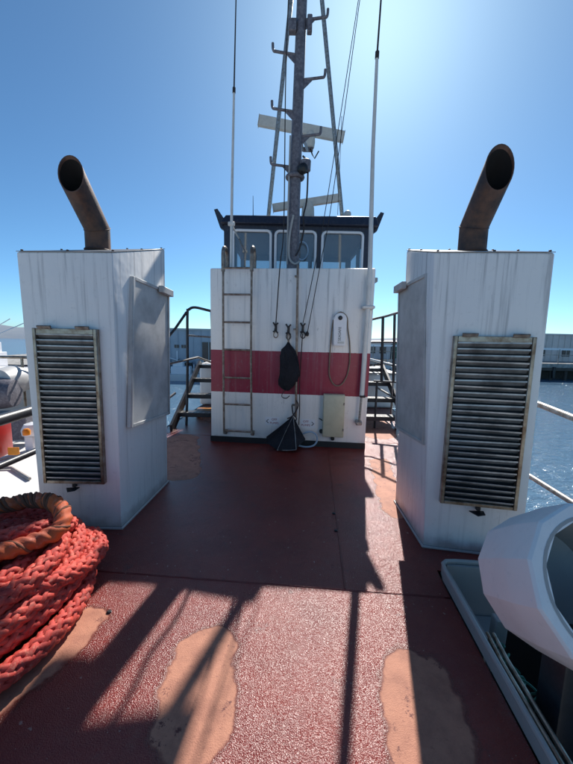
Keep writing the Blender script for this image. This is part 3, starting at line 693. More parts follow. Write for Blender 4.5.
# legs of the mast
for x0, x1, lab in ((-.388, -.055, 'left raked steel stay leg of the mast'), (.937, .425, 'right raked steel stay leg of the mast')):
    a_ = Vector((x0*1.14, 7.2, 3.93)); b_ = Vector((x1*1.14, 6.75, 7.45)); a_ = a_-(b_-a_)*(.27/3.52); st = MB().tube([a_, b_, b_+(b_-a_)*.3], .040, 10).build('mast_leg', m_rail, mast); st['label'] = lab
    MB().lathe([(.07, 0), (.07, .02), (.04, .03)], tuple(a_), n=14, caps=False).build('foot', m_rail, st)
# radars
def radar(c, tilt, length, yaw, h, lab, gear, gs=1.0, name='radar_scanner'):
    r_ = empty(name, tuple(c), lab, 'radar', 'open array radar scanners')
    R = Matrix.Rotation(yaw, 3, 'Z') @ Matrix.Rotation(tilt, 3, 'Y')
    mb = MB(); prof = [(-.05, -h/2), (.035, -h/2), (.055, -h*.2), (.055, h*.2), (.03, h/2), (-.05, h/2)]
    C = Vector(c); va = [mb.bm.verts.new(C+R@Vector((-length/2, y, z))) for y, z in prof]; vb = [mb.bm.verts.new(C+R@Vector((length/2, y, z))) for y, z in prof]
    n = len(prof); mb.face(va[::-1]); mb.face(vb)
    for i in range(n): mb.face([va[i], va[(i+1) % n], vb[(i+1) % n], vb[i]])
    bmesh.ops.bevel(mb.bm, geom=mb.bm.edges[:], offset=.006, segments=2, affect='EDGES')
    mb.build('scanner_bar', m_radar, r_)
    for s in (-1, 1):
        MB().box(C+R@Vector((s*(length/2+.006), 0, 0)), (.012, .125, h+.012), 0, .004, R=R).build('end_cap', m_radar, r_)
    g = Vector(gear)
    MB().lathe([(a_*gs, b_*gs) for a_, b_ in ((.02, .24), (.09, .22), (.115, .12), (.12, .0), (.10, -.12), (.05, -.16), (0, -.16))], tuple(g), n=18, caps=False).build('gearbox', m_radar, r_)
    MB().lathe([(.05*gs, 0), (.05*gs, .30*gs)], (g.x, g.y, g.z-.05), n=14).build('neck', m_radar, r_)
    return r_, g
r1, g1 = radar((.193, 7.43, 5.775), radians(9), 1.73, 0, .20, 'large radar bar tilted across the mast at upper level', (.376, 7.43, 5.53), .85)
MB().box((.34, 7.43, 5.395), (.20, .16, .025), 0, .006).build('mount_plate', m_mast, r1)
MB().tube([(.38, 7.38, 5.39), (.42, 7.33, 5.26), (.47, 7.33, 5.18), (.55, 7.33, 5.32)], .013, 6).build('cable', m_line, r1)
for dx_, z_ in ((-.05, 5.0), (.05, 4.6)): MB().tube([(.09+dx_, 5.45, z_), (.28+dx_, 7.43, 5.38)], .026, 8).build('support_strut', m_mast, r1)
r2, g2 = radar((.29, 6.6, 4.06), radians(-9.5), 1.22, 0, .13, 'small radar bar low behind the mast on the wheelhouse roof', (.33, 6.6, 3.84))
MB().tube([(.33, 6.6, 3.65), (.33, 6.6, 3.75)], .06, 12).build('pedestal', m_radar, r2)

# whip antennas
wa = empty('whip_antenna', (-.877, 5.3, 2.567), 'left whip antenna, thin black top on a pale lower section', 'antenna', 'tall whip antennas')
MB().tube([(-.877, 5.3, 2.56), (-.86, 5.3, 3.8), (-.833, 5.3, 5.03)], [.022, .020, .016], 8).build('lower_section', m_whip, wa)
MB().tube([(-.833, 5.3, 5.03), (-.832, 5.3, 5.10)], .022, 8).build('ferrule', m_line, wa)
MB().tube([(-.832, 5.3, 5.08), (-.806, 5.3, 6.2), (-.76, 5.3, 8.0)], [.012, .009, .004], 6).build('upper_section', m_line, wa)
MB().box((-.87, 5.3, 3.26), (.10, .05, .06), 0, .01).tube([(-.87, 5.3, 3.26), (-.87, 5.8, 3.26), (-.87, 6.1, 3.28)], .014, 6).build('standoff', m_whip, wa)
rb_ = Vector(dh(2.25, 2.568, .10))
wa = empty('whip_antenna', tuple(dh(2.203, .43, .08)), 'right whip antenna clamped down the right edge of the deckhouse', 'antenna', 'tall whip antennas')
MB().tube([dh(2.226, .80, .10), dh(2.25, 2.03, .10), rb_, (1.06, 4.75, 4.0), (1.052, 4.75, 5.12)], [.034, .034, .032, .026, .020], 10).build('lower_section', m_whip, wa)
MB().tube([(1.052, 4.75, 5.10), (1.053, 4.75, 5.18)], .026, 8).build('ferrule', m_line, wa)
MB().tube([(1.052, 4.75, 5.15), (1.066, 4.75, 5.76), (1.10, 4.75, 7.9)], [.012, .011, .004], 6).build('upper_section', m_line, wa)
MB().tube([dh(2.226, .82, .10), dh(2.208, .44, .10)], .017, 8).build('lower_rod', m_rail, wa)
MB().box(dh(2.205, .41, .06), (.09, .13, .06), RZ, .012).build('foot_bracket', m_rail, wa)
MB().box(dh(2.255, 2.03, .07), (.17, .15, .045), RZ, .012).build('clamp_bracket', m_whip, wa)
MB().box(dh(2.236, .80, .10), (.085, .085, .03), RZ, .01).build('joint', m_line, wa)

# halyards
def line(pts, lab, r=.0055, m=m_line):
    o = MB().tube(smooth_path(pts, 5), r, 6).build('halyard', m, loc=pts[0]); return tag(o, lab, 'line', 'halyards led down from the mast')
line([dh(.98, 1.78, .05), dh(1.025, 2.58, .05), (-.085, 5.08, 3.25), (-.10, 5.3, 5.5), (-.04, 5.4, 7.6)], 'dark halyard from the left cleat straight up beside the mast', .008)
line([dh(1.366, 1.80, .05), dh(1.51, 2.58, .06), (.52, 5.08, 3.54), (.93, 5.6, 6.5), (1.05, 5.7, 7.4)], 'dark halyard slanting up right from the right cleat')
line([dh(1.43, 1.66, .03), dh(1.58, 2.58, .06), (.59, 5.08, 3.54), (.95, 5.6, 6.5), (1.06, 5.7, 7.4)], 'outer dark halyard ending in a knot right of the cleats')
o = MB().lathe([(0, 0), (.02, .01), (.026, .04), (.012, .07), (0, .075)], dh(1.43, 1.62, .03), n=10, caps=False).build('line_knot', m_line, loc=dh(1.43, 1.62)); tag(o, 'dark knot at the lower end of the outer halyard', 'knot')
line([dh(1.366, 1.66, .05), dh(1.35, 1.3, .04), dh(1.34, .95, .04), dh(1.35, .6, .04), dh(1.345, .33, .05)], 'dark line hanging down from the right cleat over the red band', .007)
line([(.80, 6.0, 3.66), (.80, 5.95, 5.0), (.79, 5.9, 5.1)], 'short wire standing beside the right mast leg', .004)

# ------------------------------------------------------------------ stairs, rails, lockers forward
def stairs(x0, x1, side, lab):
    s = empty('deck_stairs', ((x0+x1)/2, 5.7, 0), lab, 'stairs', 'black steel stairs beside the deckhouse')
    for x in (x0, x1):
        MB().prism([(x-.02, 5.55, .0), (x-.02, 5.75, .0), (x-.02, 7.6, .98), (x-.02, 7.45, 1.06), (x-.02, 5.52, .10)], (.04, 0, 0)).build('stringer', m_darkrail, s)
    for i in range(4):
        y, z = 5.92+i*.5, .215+i*.245
        t_ = MB().box(((x0+x1)/2, y+.10, z), (x1-x0-.045, .24, .03), 0, .004).box(((x0+x1)/2, y-.022, z-.02), (x1-x0-.045, .012, .075), 0, .003).build('tread', m_darkrail, s)
        mb = MB()
        for k in range(9): mb.box((x0+.06+(x1-x0-.12)*k/8, y+.01, z+.018), (.035, .05, .006), 0, .002)
        mb.build('tread_grip', m_rail, t_)
stairs(-1.93, -1.02, -1, 'black steel stairs left of the deckhouse with grip treads')
stairs(1.30, 2.12, 1, 'black steel stairs right of the deckhouse with grip treads')
rl = empty('stair_rail', (-1.76, 6.0, 0), 'black pipe handrail over the left stairs', 'handrail', 'handrails by the stairs')
MB().tube(smooth_path([(-1.80, 5.98, .0), (-1.77, 6, 1.0), (-1.755, 6, 1.95), (-1.73, 6.02, 2.05), (-1.63, 6.06, 2.09), (-1.38, 6.1, 2.04), (-1.15, 6.1, 2.0)], 5), .024, 8).build('hoop', m_darkrail, rl)
MB().tube([(-2.25, 4.9, .95), (-1.90, 5.8, 1.72), (-1.77, 6.0, 2.0)], .022, 8).build('sloping_rail', m_darkrail, rl)
MB().tube([(-1.76, 6.0, 1.60), (-1.15, 6.1, 1.57)], .018, 8).build('mid_rail', m_rail, rl)
MB().tube([(-2.35, 5.0, .93), (-1.95, 5.3, 1.13), (-1.66, 6.3, 1.20), (-1.5, 6.9, 1.05)], .02, 8).build('lower_rail', m_rail, rl)
MB().tube([(-2.3, 4.85, .22), (-1.9, 5.7, .62)], .022, 8).build('kick_rail', m_rail, rl)
MB().tube([(-1.30, 6.1, .0), (-1.36, 6.1, 2.04)], .022, 8).build('post', m_darkrail, rl)
rr_ = empty('stair_rail', (1.7, 6.0, 0), 'dark pipe handrail with two posts over the right stairs', 'handrail', 'handrails by the stairs')
MB().tube(smooth_path([(1.35, 6.3, 1.90), (1.555, 6.2, 1.964), (1.70, 6.0, 2.0), (1.90, 5.8, 2.065), (2.15, 5.6, 2.1)], 4), .022, 8).build('top_rail', m_rail, rr_)
MB().tube([(1.35, 6.25, 1.54), (1.577, 6.2, 1.552), (1.935, 5.8, 1.564), (2.2, 5.55, 1.57)], .018, 8).build('mid_rail', m_rail, rr_)
MB().tube([(1.70, 6.0, .85), (1.66, 6.0, 1.99)], .026, 8).build('post', m_darkrail, rr_)
MB().tube([(1.88, 5.9, .85), (1.83, 5.9, 2.03)], .024, 8).build('post', m_darkrail, rr_)
MB().box((1.8, 5.95, .86), (.5, .06, .03), -.3, .004).tube([(1.62, 6.0, 0), (1.62, 6.0, .86)], .02, 8).tube([(1.97, 5.9, 0), (1.97, 5.9, .86)], .02, 8).build('rail_foot', m_darkrail, rr_)

def locker(x0, x1, y0, y1, z1, lab, slats):
    s = empty('deck_locker', ((x0+x1)/2, y0, 0), lab, 'locker', 'white lockers behind the stairs')
    MB().box(((x0+x1)/2, (y0+y1)/2, z1/2), (x1-x0, y1-y0, z1), 0, .06, 3).build('locker_body', m_fibre, s)
    me = MB().box((0, 0, 0), ((x1-x0)/slats-.03, y1-y0+.06, .03), 0, .006).mesh('lid_slat', m_roof)
    for i in range(slats): place(me, 'lid_slat', s, (x0+(x1-x0)*(i+.5)/slats, (y0+y1)/2, z1+.02))
locker(-2.02, -1.2, 7.75, 9.2, .93, 'white locker behind the left stairs', 6)
locker(1.55, 2.6, 7.8, 9.6, .80, 'white locker with slatted lid behind the right stairs', 9)
o = MB().box((-1.60, 6.72, .07), (.42, .26, .13), .1, .03, 2).build('orange_tray', m_orange, loc=(-1.60, 6.72, 0)); tag(o, 'orange yellow tray under the left stairs', 'tray')

# side rails of our vessel
def rail(name, pts, r, m, lab, posts=()):
    s = empty(name, pts[0][0], lab, 'rail', 'pipe rails along the deck edges')
    for k, q in enumerate(pts): MB().tube(q, r[k], 10).build('rail_pipe', m, s)
    for a_, b_ in posts: MB().tube([a_, b_], .024, 8).build('post', m, s)
rail('side_rail', [[(2.1, 9.0, 1.10), (2.1, 4.2, 1.10), (2.1, 2.742, 1.092), (2.1, 2.42, 1.062), (2.1, 1.2, 1.03)], [(2.1, 9.0, .5), (2.1, 2.732, .466), (2.1, 2.33, .452), (2.1, 1.2, .43)]], (.026, .022), m_rail,
     'grey pipe side rail over the water on the right', [((2.1, 2.27, -.2), (2.1, 2.27, 1.06)), ((2.1, 4.4, -.2), (2.1, 4.4, 1.1)), ((2.1, 6.6, -.2), (2.1, 6.6, 1.1))])
rail('side_rail', [[(-2.6, 1.5, .385), (-2.6, 2.95, .382), (-2.6, 3.356, .374), (-2.6, 6.0, .36)], [(-2.6, 1.5, .79), (-2.6, 3.4, .805), (-2.6, 6.0, .80)]], (.032, .055), m_darkrail,
     'black pipe side rail on the left above the neighbouring boat', [((-2.6, 4.2, -.2), (-2.6, 4.2, .80)), ((-2.6, 6.0, -.2), (-2.6, 6.0, .80))])

# ------------------------------------------------------------------ opening, coaming and cowl on the right
cmg = empty('coaming', tuple(dk(RX, .27)), 'grey painted steel coaming round the dark opening at lower right', 'coaming')
def cpt(a, b, z): return dk(a, b, z)
# outer lip: runs along the deck edge with a rounded corner
path = [cpt(RX+.009, -3.2, .085), cpt(RX+.009, .15, .085), cpt(RX+.022, .215, .085), cpt(RX+.055, .245, .085), cpt(RX+.12, .253, .085), cpt(1.60, .253, .085)]
path = [path[0], path[0].lerp(path[1], .5)] + path[1:]
MB().tube(path, .013, 8).build('lip', m_grey, cmg)
mb = MB()
for i in range(len(path)-1):
    a_, b_ = path[i], path[i+1]; d_ = (b_-a_).normalized(); nn = Vector((d_.y, -d_.x, 0))*.008
    z1 = Vector((0, 0, -.075)); mb.hexa([a_-nn+z1, b_-nn+z1, b_+nn+z1, a_+nn+z1], [a_-nn, b_-nn, b_+nn, a_+nn])
mb.build('upstand', m_grey, cmg)
mb = MB()
mb.hexa([cpt(RX+.031, -.35, -.5), cpt(RX+.043, -.35, -.5), cpt(RX+.043, .24, -.5), cpt(RX+.031, .24, -.5)], [cpt(RX+.031, -.35, .07), cpt(RX+.043, -.35, .07), cpt(RX+.043, .24, .07), cpt(RX+.031, .24, .07)])
mb.hexa([cpt(RX+.05, .215, -.34), cpt(1.58, .215, -.34), cpt(1.58, .235, -.34), cpt(RX+.05, .235, -.34)], [cpt(RX+.05, .215, .07), cpt(1.58, .215, .07), cpt(1.58, .235, .07), cpt(RX+.05, .235, .07)])
mb.build('inner_wall', m_grey, cmg)
MB().hexa([cpt(RX+.05, .09, -.32), cpt(RX+.40, .09, -.32), cpt(RX+.40, .21, -.30), cpt(RX+.05, .21, -.30)], [cpt(RX+.05, .09, -.30), cpt(RX+.40, .09, -.30), cpt(RX+.40, .21, -.28), cpt(RX+.05, .21, -.28)], .004).build('ledge', m_grey, cmg)
MB().hexa([cpt(RX+.18, -.16, -.33), cpt(RX+.25, -.16, -.33), cpt(RX+.25, -.10, -.33), cpt(RX+.18, -.10, -.33)], [cpt(RX+.16, -.21, .05), cpt(RX+.23, -.21, .05), cpt(RX+.23, -.15, .05), cpt(RX+.16, -.15, .05)], .006).build('stiffener', m_grey, cmg)
for da in (.058, .090): MB().tube([cpt(RX+da, -3.0, .05), cpt(RX+da, -.45, .045), cpt(RX+da+.02, -.28, .03)], .011, 8).build('runner', m_steel, cmg)
gpts = []
for i in range(34):
    gpts.append(cpt(RX+.14+.028*sin(i*1.1)+.0012*i, -.26-.010*i+.014*cos(i*1.7), -.05+.02*sin(i*.9)))
o = MB().tube(smooth_path(gpts, 3), .006, 5).build('net_line', m_green, loc=gpts[0]); tag(o, 'tangle of green line just inside the coaming', 'line')

cw = empty('vent_cowl', (1.31, 1.35, -.3), 'large white faceted cowl with a round opening at lower right', 'cowl')
nC = 12; rot = radians(12)
yw, pt = .03, .585
axis = Vector((sin(yw)*cos(pt), -cos(yw)*cos(pt), sin(pt)))
C0 = Vector((1.241, 1.15, .693))
mb = MB(); prof = [(.16, -.46), (.285, -.415), (.311, -.170), (.314, -.012), (.304, .0), (.250, .0)]
mb.lathe(prof, C0, axis=axis, n=nC, rot=rot, caps=False)
bmesh.ops.recalc_face_normals(mb.bm, faces=mb.bm.faces[:])
bmesh.ops.bevel(mb.bm, geom=[e for e in mb.bm.edges if len(e.link_faces) == 2], offset=.004, segments=2, profile=.6, affect='EDGES')
mb.build('shell', m_fibre, cw, ang=11)
MB().lathe([(.262, .0015), (.250, .002), (.244, -.01), (.244, -.40), (.16, -.45), (0, -.455)], C0, axis=axis, n=48, caps=False).build('mouth_lining', m_grey, cw)
MB().box((1.245, 1.30, -.62), (.13, .13, 1.96), 0, .012, 2).build('pedestal', m_darkrail, cw)
for k in (0, 1):
    th = rot+pi*(.98+.03*k); X_ = (Vector((1, 0, 0))-axis*axis.x).normalized(); Y_ = axis.cross(X_); rd_ = X_*cos(th)+Y_*sin(th)
    MB().lathe([(.006, 0), (.006, .006), (0, .007)], C0+rd_*.303-axis*.04, axis=rd_, n=10, caps=False).build('rivet', m_float, cw)

# ------------------------------------------------------------------ rope coil
def plait(path, R, pitch, sr, n=6, strands=12):
    """twelve-strand plait round a path: six strands each way, over and under"""
    mb = MB(); L_ = [0.0]
    for i in range(1, len(path)): L_.append(L_[-1]+(path[i]-path[i-1]).length)
    fr = []; nn = Vector((0, 0, 1))
    for i, p in enumerate(path):
        T = (path[min(i+1, len(path)-1)]-path[max(i-1, 0)]).normalized(); nn = (nn-T*nn.dot(T)).normalized(); fr.append((nn.copy(), T.cross(nn)))
    for k in range(strands):
        sg = 1 if k % 2 == 0 else -1; ph = (k//2)*2*pi/(strands/2); pts = []
        for i, p in enumerate(path):
            s = L_[i]; th = sg*2*pi*s/pitch+ph
            rr = R-sr + (sr*.40)*cos(strands*pi*s/pitch + (0 if sg > 0 else pi))
            pts.append(p+(fr[i][0]*cos(th)+fr[i][1]*sin(th))*rr)
        mb.tube(pts, sr, n)
    return mb
rnd = random.Random(11)
turns = [(1.0, .055), (.76, .055), (.52, .055), (.28, .06), (.95, .155), (.70, .155), (.44, .16), (.92, .25), (.66, .25), (.40, .25), (.84, .34), (.56, .335), (.32, .33)]
cx, cy = -1.76, 1.70; pts = []
per = 14
for ti, (sc, z) in enumerate(turns):
    ph1, ph2 = rnd.uniform(0, 6), rnd.uniform(0, 6); jx, jy = rnd.uniform(-.05, .05), rnd.uniform(-.04, .04)
    nx = turns[min(ti+1, len(turns)-1)]
    for k in range(per):
        t = k/per; th = 2*pi*t+pi
        w = max(0, (t-.7)/.3); w = w*w*(3-2*w)
        s2 = sc*(1-w)+nx[0]*w; z2 = z*(1-w)+nx[1]*w
        rr = 1+.035*sin(2*th+ph1)+.03*sin(3*th+ph2)
        pts.append(Vector((cx+jx*(1-w)+.54*s2*rr*cos(th), cy+jy*(1-w)+.68*s2*rr*sin(th), z2*.90+.018*sin(3*th+ph2)+.014)))
raw = smooth_path(pts, 26)
# resample evenly
def resample(p, ds):
    out = [p[0]]; acc = 0
    for i in range(1, len(p)):
        seg = (p[i]-p[i-1]).length; 
        while acc+seg >= ds:
            t = (ds-acc)/seg; q = p[i-1].lerp(p[i], t); out.append(q); p[i-1] = q; seg = (p[i]-q).length; acc = 0
        acc += seg
    return out
path = resample(raw, .016)
hw = empty('mooring_hawser', (cx, cy, 0), 'thick coral red plaited hawser coiled on the deck at left', 'rope')
plait(path, .052, .46, .0160, 6).build('rope_coil', m_rope, hw, ang=60)
end = resample(smooth_path([(-1.95, 1.55, .40), (-1.62, 1.72, .45), (-1.44, 1.90, .43), (-1.40, 2.02, .38), (-1.46, 2.14, .33), (-1.65, 2.22, .33), (-1.9, 2.2, .36)], 12), .016)
plait(end, .050, .44, .0155, 6).build('rope_end', m_rope, hw, ang=60)
fl = resample(smooth_path([(-2.2, 1.35, .42), (-1.9, 1.30, .45), (-1.62, 1.36, .42), (-1.42, 1.46, .34), (-1.27, 1.66, .26), (-1.21, 1.9, .20), (-1.24, 2.12, .17), (-1.4, 2.30, .16)], 12), .016)
plait(fl, .052, .46, .0160, 6).build('rope_bight', m_rope, hw, ang=60)
# canvas covered rope over the coil
cvp = resample(smooth_path([Vector(q_)+Vector((0, 0, -.03)) for q_ in [(-2.4, 1.95, .44), (-2.1, 2.06, .49), (-1.827, 2.10, .50), (-1.66, 2.13, .52), (-1.49, 2.07, .53), (-1.365, 1.965, .51), (-1.335, 1.865, .47), (-1.40, 1.77, .46), (-1.50, 1.65, .47), (-1.70, 1.50, .48), (-2.0, 1.38, .46)]], 12), .012)
cvr = empty('covered_rope', (-1.6, 1.9, .45), 'orange rope wrapped in brown canvas looped on top of the red coil', 'rope')
mb = MB(); rings = []; nn = Vector((0, 0, 1)); s = 0
for i, p in enumerate(cvp):
    T = (cvp[min(i+1, len(cvp)-1)]-cvp[max(i-1, 0)]).normalized(); nn = (nn-T*nn.dot(T)).normalized(); B = T.cross(nn); s = i*.012; ring = []
    for k in range(20):
        th = 2*pi*k/20; r = .045+.0055*cos(3*(th-2*pi*s/.20))+.002*sin(5*th+s*40); ring.append(mb.bm.verts.new(p+(nn*cos(th)+B*sin(th))*r))
    rings.append(ring)
for i in range(len(rings)-1):
    for k in range(20): mb.face([rings[i][k], rings[i][(k+1) % 20], rings[i+1][(k+1) % 20], rings[i+1][k]])
mb.face(rings[0][::-1]); mb.face(rings[-1])
mb.build('orange_sleeve', m_cover, cvr, ang=70)
for st_, a0, a1 in ((0, 0, len(cvp)*.46), (1.05, 0, len(cvp)*.44), (3.1, 0, len(cvp)*.46), (2.1, 0, len(cvp)*.58), (4.2, len(cvp)*.1, len(cvp)*.95)):
    hp_ = []; nn = Vector((0, 0, 1))
    for i, p in enumerate(cvp):
        T = (cvp[min(i+1, len(cvp)-1)]-cvp[max(i-1, 0)]).normalized(); nn = (nn-T*nn.dot(T)).normalized(); B = T.cross(nn)
        if a0 <= i <= a1:
            th = 2*pi*i*.012/.20+st_*pi/3.15+.5; hp_.append(p+(nn*cos(th)+B*sin(th))*.0435)
    MB().tube(hp_, .011 if st_ < 4 else .007, 8).build('canvas_wrap', m_wrap, cvr)

# ------------------------------------------------------------------ neighbouring boat on the left
nb = empty('neighbour_boat', (-6, 6, -5), 'white boat moored close alongside on the left', 'boat')
MB().hexa([(-9, -2, -5.4), (-3.3, -2, -5.4), (-3.3, 8.6, -5.4), (-9, 8.6, -5.4)], [(-9.2, -2, -.62), (-3.05, -2, -.62), (-3.4, 8.8, -.62), (-9.2, 8.8, -.62)], .05).build('boat_hull', m_white, nb)
MB().hexa([(-9, -1.9, -.617), (-3.2, -1.9, -.617), (-3.5, 8.6, -.617), (-9, 8.6, -.617)], [(-9, -1.9, -.60), (-3.2, -1.9, -.60), (-3.5, 8.6, -.60), (-9, 8.6, -.60)]).build('boat_deck', m_fibre, nb)
MB().hexa([(-9, 7.6, -.59), (-4.6, 7.6, -.59), (-4.6, 8.5, -.59), (-9, 8.5, -.59)], [(-9, 7.7, .42), (-4.7, 7.7, .42), (-4.7, 8.4, .42), (-9, 8.4, .42)], .04, 2).build('cabin', m_grey, nb)
MB().box((-5.3, 6.4, -.2), (.7, .5, .5), .2, .05, 2).lathe([(.0, -.32), (.26, -.3), (.30, -.1), (.30, .1), (.26, .3), (0, .32)], (-5.55, 6.4, .42), axis=(1, .2, 0), n=24, caps=False).build('winch_drum', m_mast, nb)
for z in (.71, 1.06): MB().tube([(-9, 7, z), (-4.9, 7, z+.02)], .03, 8).build('boat_rail', m_steel, nb)
for x in (-7.6, -6.6, -5.5, -5.3, -4.9): MB().tube([(x, 7, -.6), (x, 7, 1.07)], .026, 8).build('rail_post', m_steel, nb)
MB().tube([(-5.0, 5.4, -.58), (-4.2, 6.6, -.58), (-4.0, 8, -.58)], .02, 6).build('grey_deck_line', m_grey, nb)  # thin grey tube lying along the deck
MB().tube([(-5.6, 5.0, -.58), (-4.4, 5.2, -.57), (-3.8, 4.8, -.57)], .025, 6).build('grey_deck_tube', m_grey, nb)  # second grey tube, bent across the deck
MB().lathe([(.16, 0), (.17, .10), (.12, .2), (0, .24)], (-4.75, 6.15, -.3), n=18, caps=False).box((-4.75, 6.15, -.45), (.2, .2, .3), 0, .03).build('deck_light', m_float, nb)
MB().lathe([(.06, -.05), (.065, .02), (.04, .06), (0, .07)], (-4.62, 5.85, -.17), n=14, caps=False).build('amber_lens', m_orange, nb)
rbx = empty('red_box', (-4.45, 5.0, -.3), 'red equipment box with yellow tag on the neighbouring boat', 'box')
MB().box((-4.55, 5.0, -.03), (.5, .35, .55), .1, .04, 2).build('box_body', m_red, rbx)
MB().box((-4.55, 4.98, .265), (.54, .39, .05), .1, .015).build('lid', m_red, rbx)
MB().box((-4.17, 5.0, -.22), (.16, .02, .12), .1, .004).build('yellow_tag', m_orange, rbx)
o = MB().box((-5.0, 6.9, .62), (.10, .10, .62), 0, .02).lathe([(.08, 0), (.08, .05), (.03, .09)], (-5.0, 6.9, .92), n=12).build('red_post', m_red, loc=(-5.0, 6.9, .3)); tag(o, 'red post standing behind the rail of the neighbouring boat', 'post')
o = MB().lathe([(0, -.32), (.25, -.3), (.30, 0), (.25, .3), (0, .32)], (-5.55, 6.75, .62), axis=(0, 1, 0), n=24, caps=False).build('grey_drum', m_alu, loc=(-5.55, 6.75, .3)); tag(o, 'round grey drum on the neighbouring boat', 'drum')

# ------------------------------------------------------------------ far shore
m_shed = simple('grey shed cladding', (0.46, 0.48, 0.52), 0.6, var=0.12, vs=.3)
m_shed2 = simple('pale shed cladding', (0.58, 0.57, 0.55), 0.6, var=0.15, vs=.4)
m_conc = simple('quay concrete', (0.42, 0.40, 0.37), 0.8, vs=1.2, col2=(0.17, 0.16, 0.14))
m_brown = simple('brown timber fender', (0.09, 0.075, 0.06), 0.8, vs=1.0)
m_greenb = simple('green shed cladding', (0.05, 0.17, 0.12), 0.6)
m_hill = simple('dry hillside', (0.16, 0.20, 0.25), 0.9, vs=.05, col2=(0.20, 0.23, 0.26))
m_winf = simple('far dark window', (0.03, 0.035, 0.045), 0.2)
def building(name, x0, x1, y, d, z0, z1, m, lab, rows=1, wins_=(), gable=0.0, cat='building'):
    b = empty(name, ((x0+x1)/2, y, z0), lab, cat)
    MB().box(((x0+x1)/2, y+d/2, (z0+z1)/2), (x1-x0, d, z1-z0)).build('wall', m, b)
    MB().prism([(x0-.3, y-.3, z1), (x1+.3, y-.3, z1), (x1+.3, y+d+.3, z1), (x0-.3, y+d+.3, z1)], (0, 0, .25)).build('roof', m_shed2 if m != m_shed2 else m_shed, b)
    n = int((x1-x0)/1.2)
    me = MB().box((0, 0, 0), (.12, .08, z1-z0-.1)).mesh('cladding_rib', m)
    for i in range(1, min(n, 60)): place(me, 'cladding_rib', b, (x0+(x1-x0)*i/n, y-.05, (z0+z1)/2))
    for (a, c, e, f) in wins_:
        w = MB().box(((a+c)/2, y-.06, (e+f)/2), (c-a, .12, f-e)).build('window', m_winf, b)
        MB().box(((a+c)/2, y-.13, (e+f)/2), ((c-a)*.05, .04, f-e)).build('mullion', m_shed2, w)
    return b
def wharf(x0, x1, y, lab, ztop):
    w = empty('wharf', ((x0+x1)/2, y, -5), lab, 'wharf')
    MB().box(((x0+x1)/2, y+15, ztop-.4), (x1-x0, 30, .8)).build('wharf_deck', m_conc, w)
    MB().box(((x0+x1)/2, y-.12, ztop-1.0), (x1-x0, .2, .5)).build('fender_beam', m_brown, w)
    MB().box(((x0+x1)/2, y+3, (ztop-5.5)/2-.8), (x1-x0, .4, ztop+5.5-.8)).build('retaining_wall', m_brown, w)
    me = MB().tube([(0, 0, -5.5), (0, 0, ztop-.8)], .28, 8).mesh('pile', m_brown)
    n = int((x1-x0)/2.6)
    for i in range(n+1): place(me, 'pile', w, (x0+.5+(x1-x0-1)*i/n, y+.4, 0))
    for i in range(0, n+1, 3): MB().box((x0+.5+(x1-x0-1)*i/n, y-.2, ztop-1.6), (.5, .3, 2.0), 0, .05).build('tyre_fender', m_black, w)
wharf(-60, 6, 52, 'timber piled wharf below the grey shed on the left shore', -3.4)
wharf(8, 110, 60, 'timber piled wharf along the right shore', -2.0)
building('warehouse', -32, -4, 54, 14, -3.4, 2.45, m_shed, 'long grey flat roofed warehouse across the water on the left', wins_=[(-13.5, -11.4, -2.9, .6), (-17.9, -17.2, -.4, .1), (-16.8, -16.0, -.4, .1)])
building('harbour_office', 14.5, 19.5, 64, 8, -2.0, .8, m_shed, 'low dark harbour office right of the deckhouse across the water', wins_=[(15.3, 16.6, -1.0, .2), (17.4, 18.6, -1.0, .2)])
building('green_shed', 20.0, 27, 63, 8, -2.0, 1.1, m_greenb, 'green shed across the water right of the deckhouse', wins_=[(21, 22.2, -1.2, .3)])
building('transit_shed', 36, 100, 68, 14, -2.0, 3.2, m_shed2, 'long pale transit shed on the right shore', wins_=[(50, 51.5, -1, .6), (55, 56.5, -1, .6), (60, 61.5, -1, .6)])
me_ = None
# pipes/rail along the wharf edge on the right
wr = empty('wharf_railing', (60, 60.3, -2), 'white railing along the edge of the right wharf', 'railing')
MB().box((60, 60.3, .55), (98, .12, .35)).build('top_beam', m_float, wr); MB().box((60, 60.3, -.5), (98, .1, .12)).build('low_beam', m_conc, wr)
for i in range(30): MB().box((12+i*3.3, 60.3, -.72), (.14, .14, 2.5)).build('post', m_conc, wr)
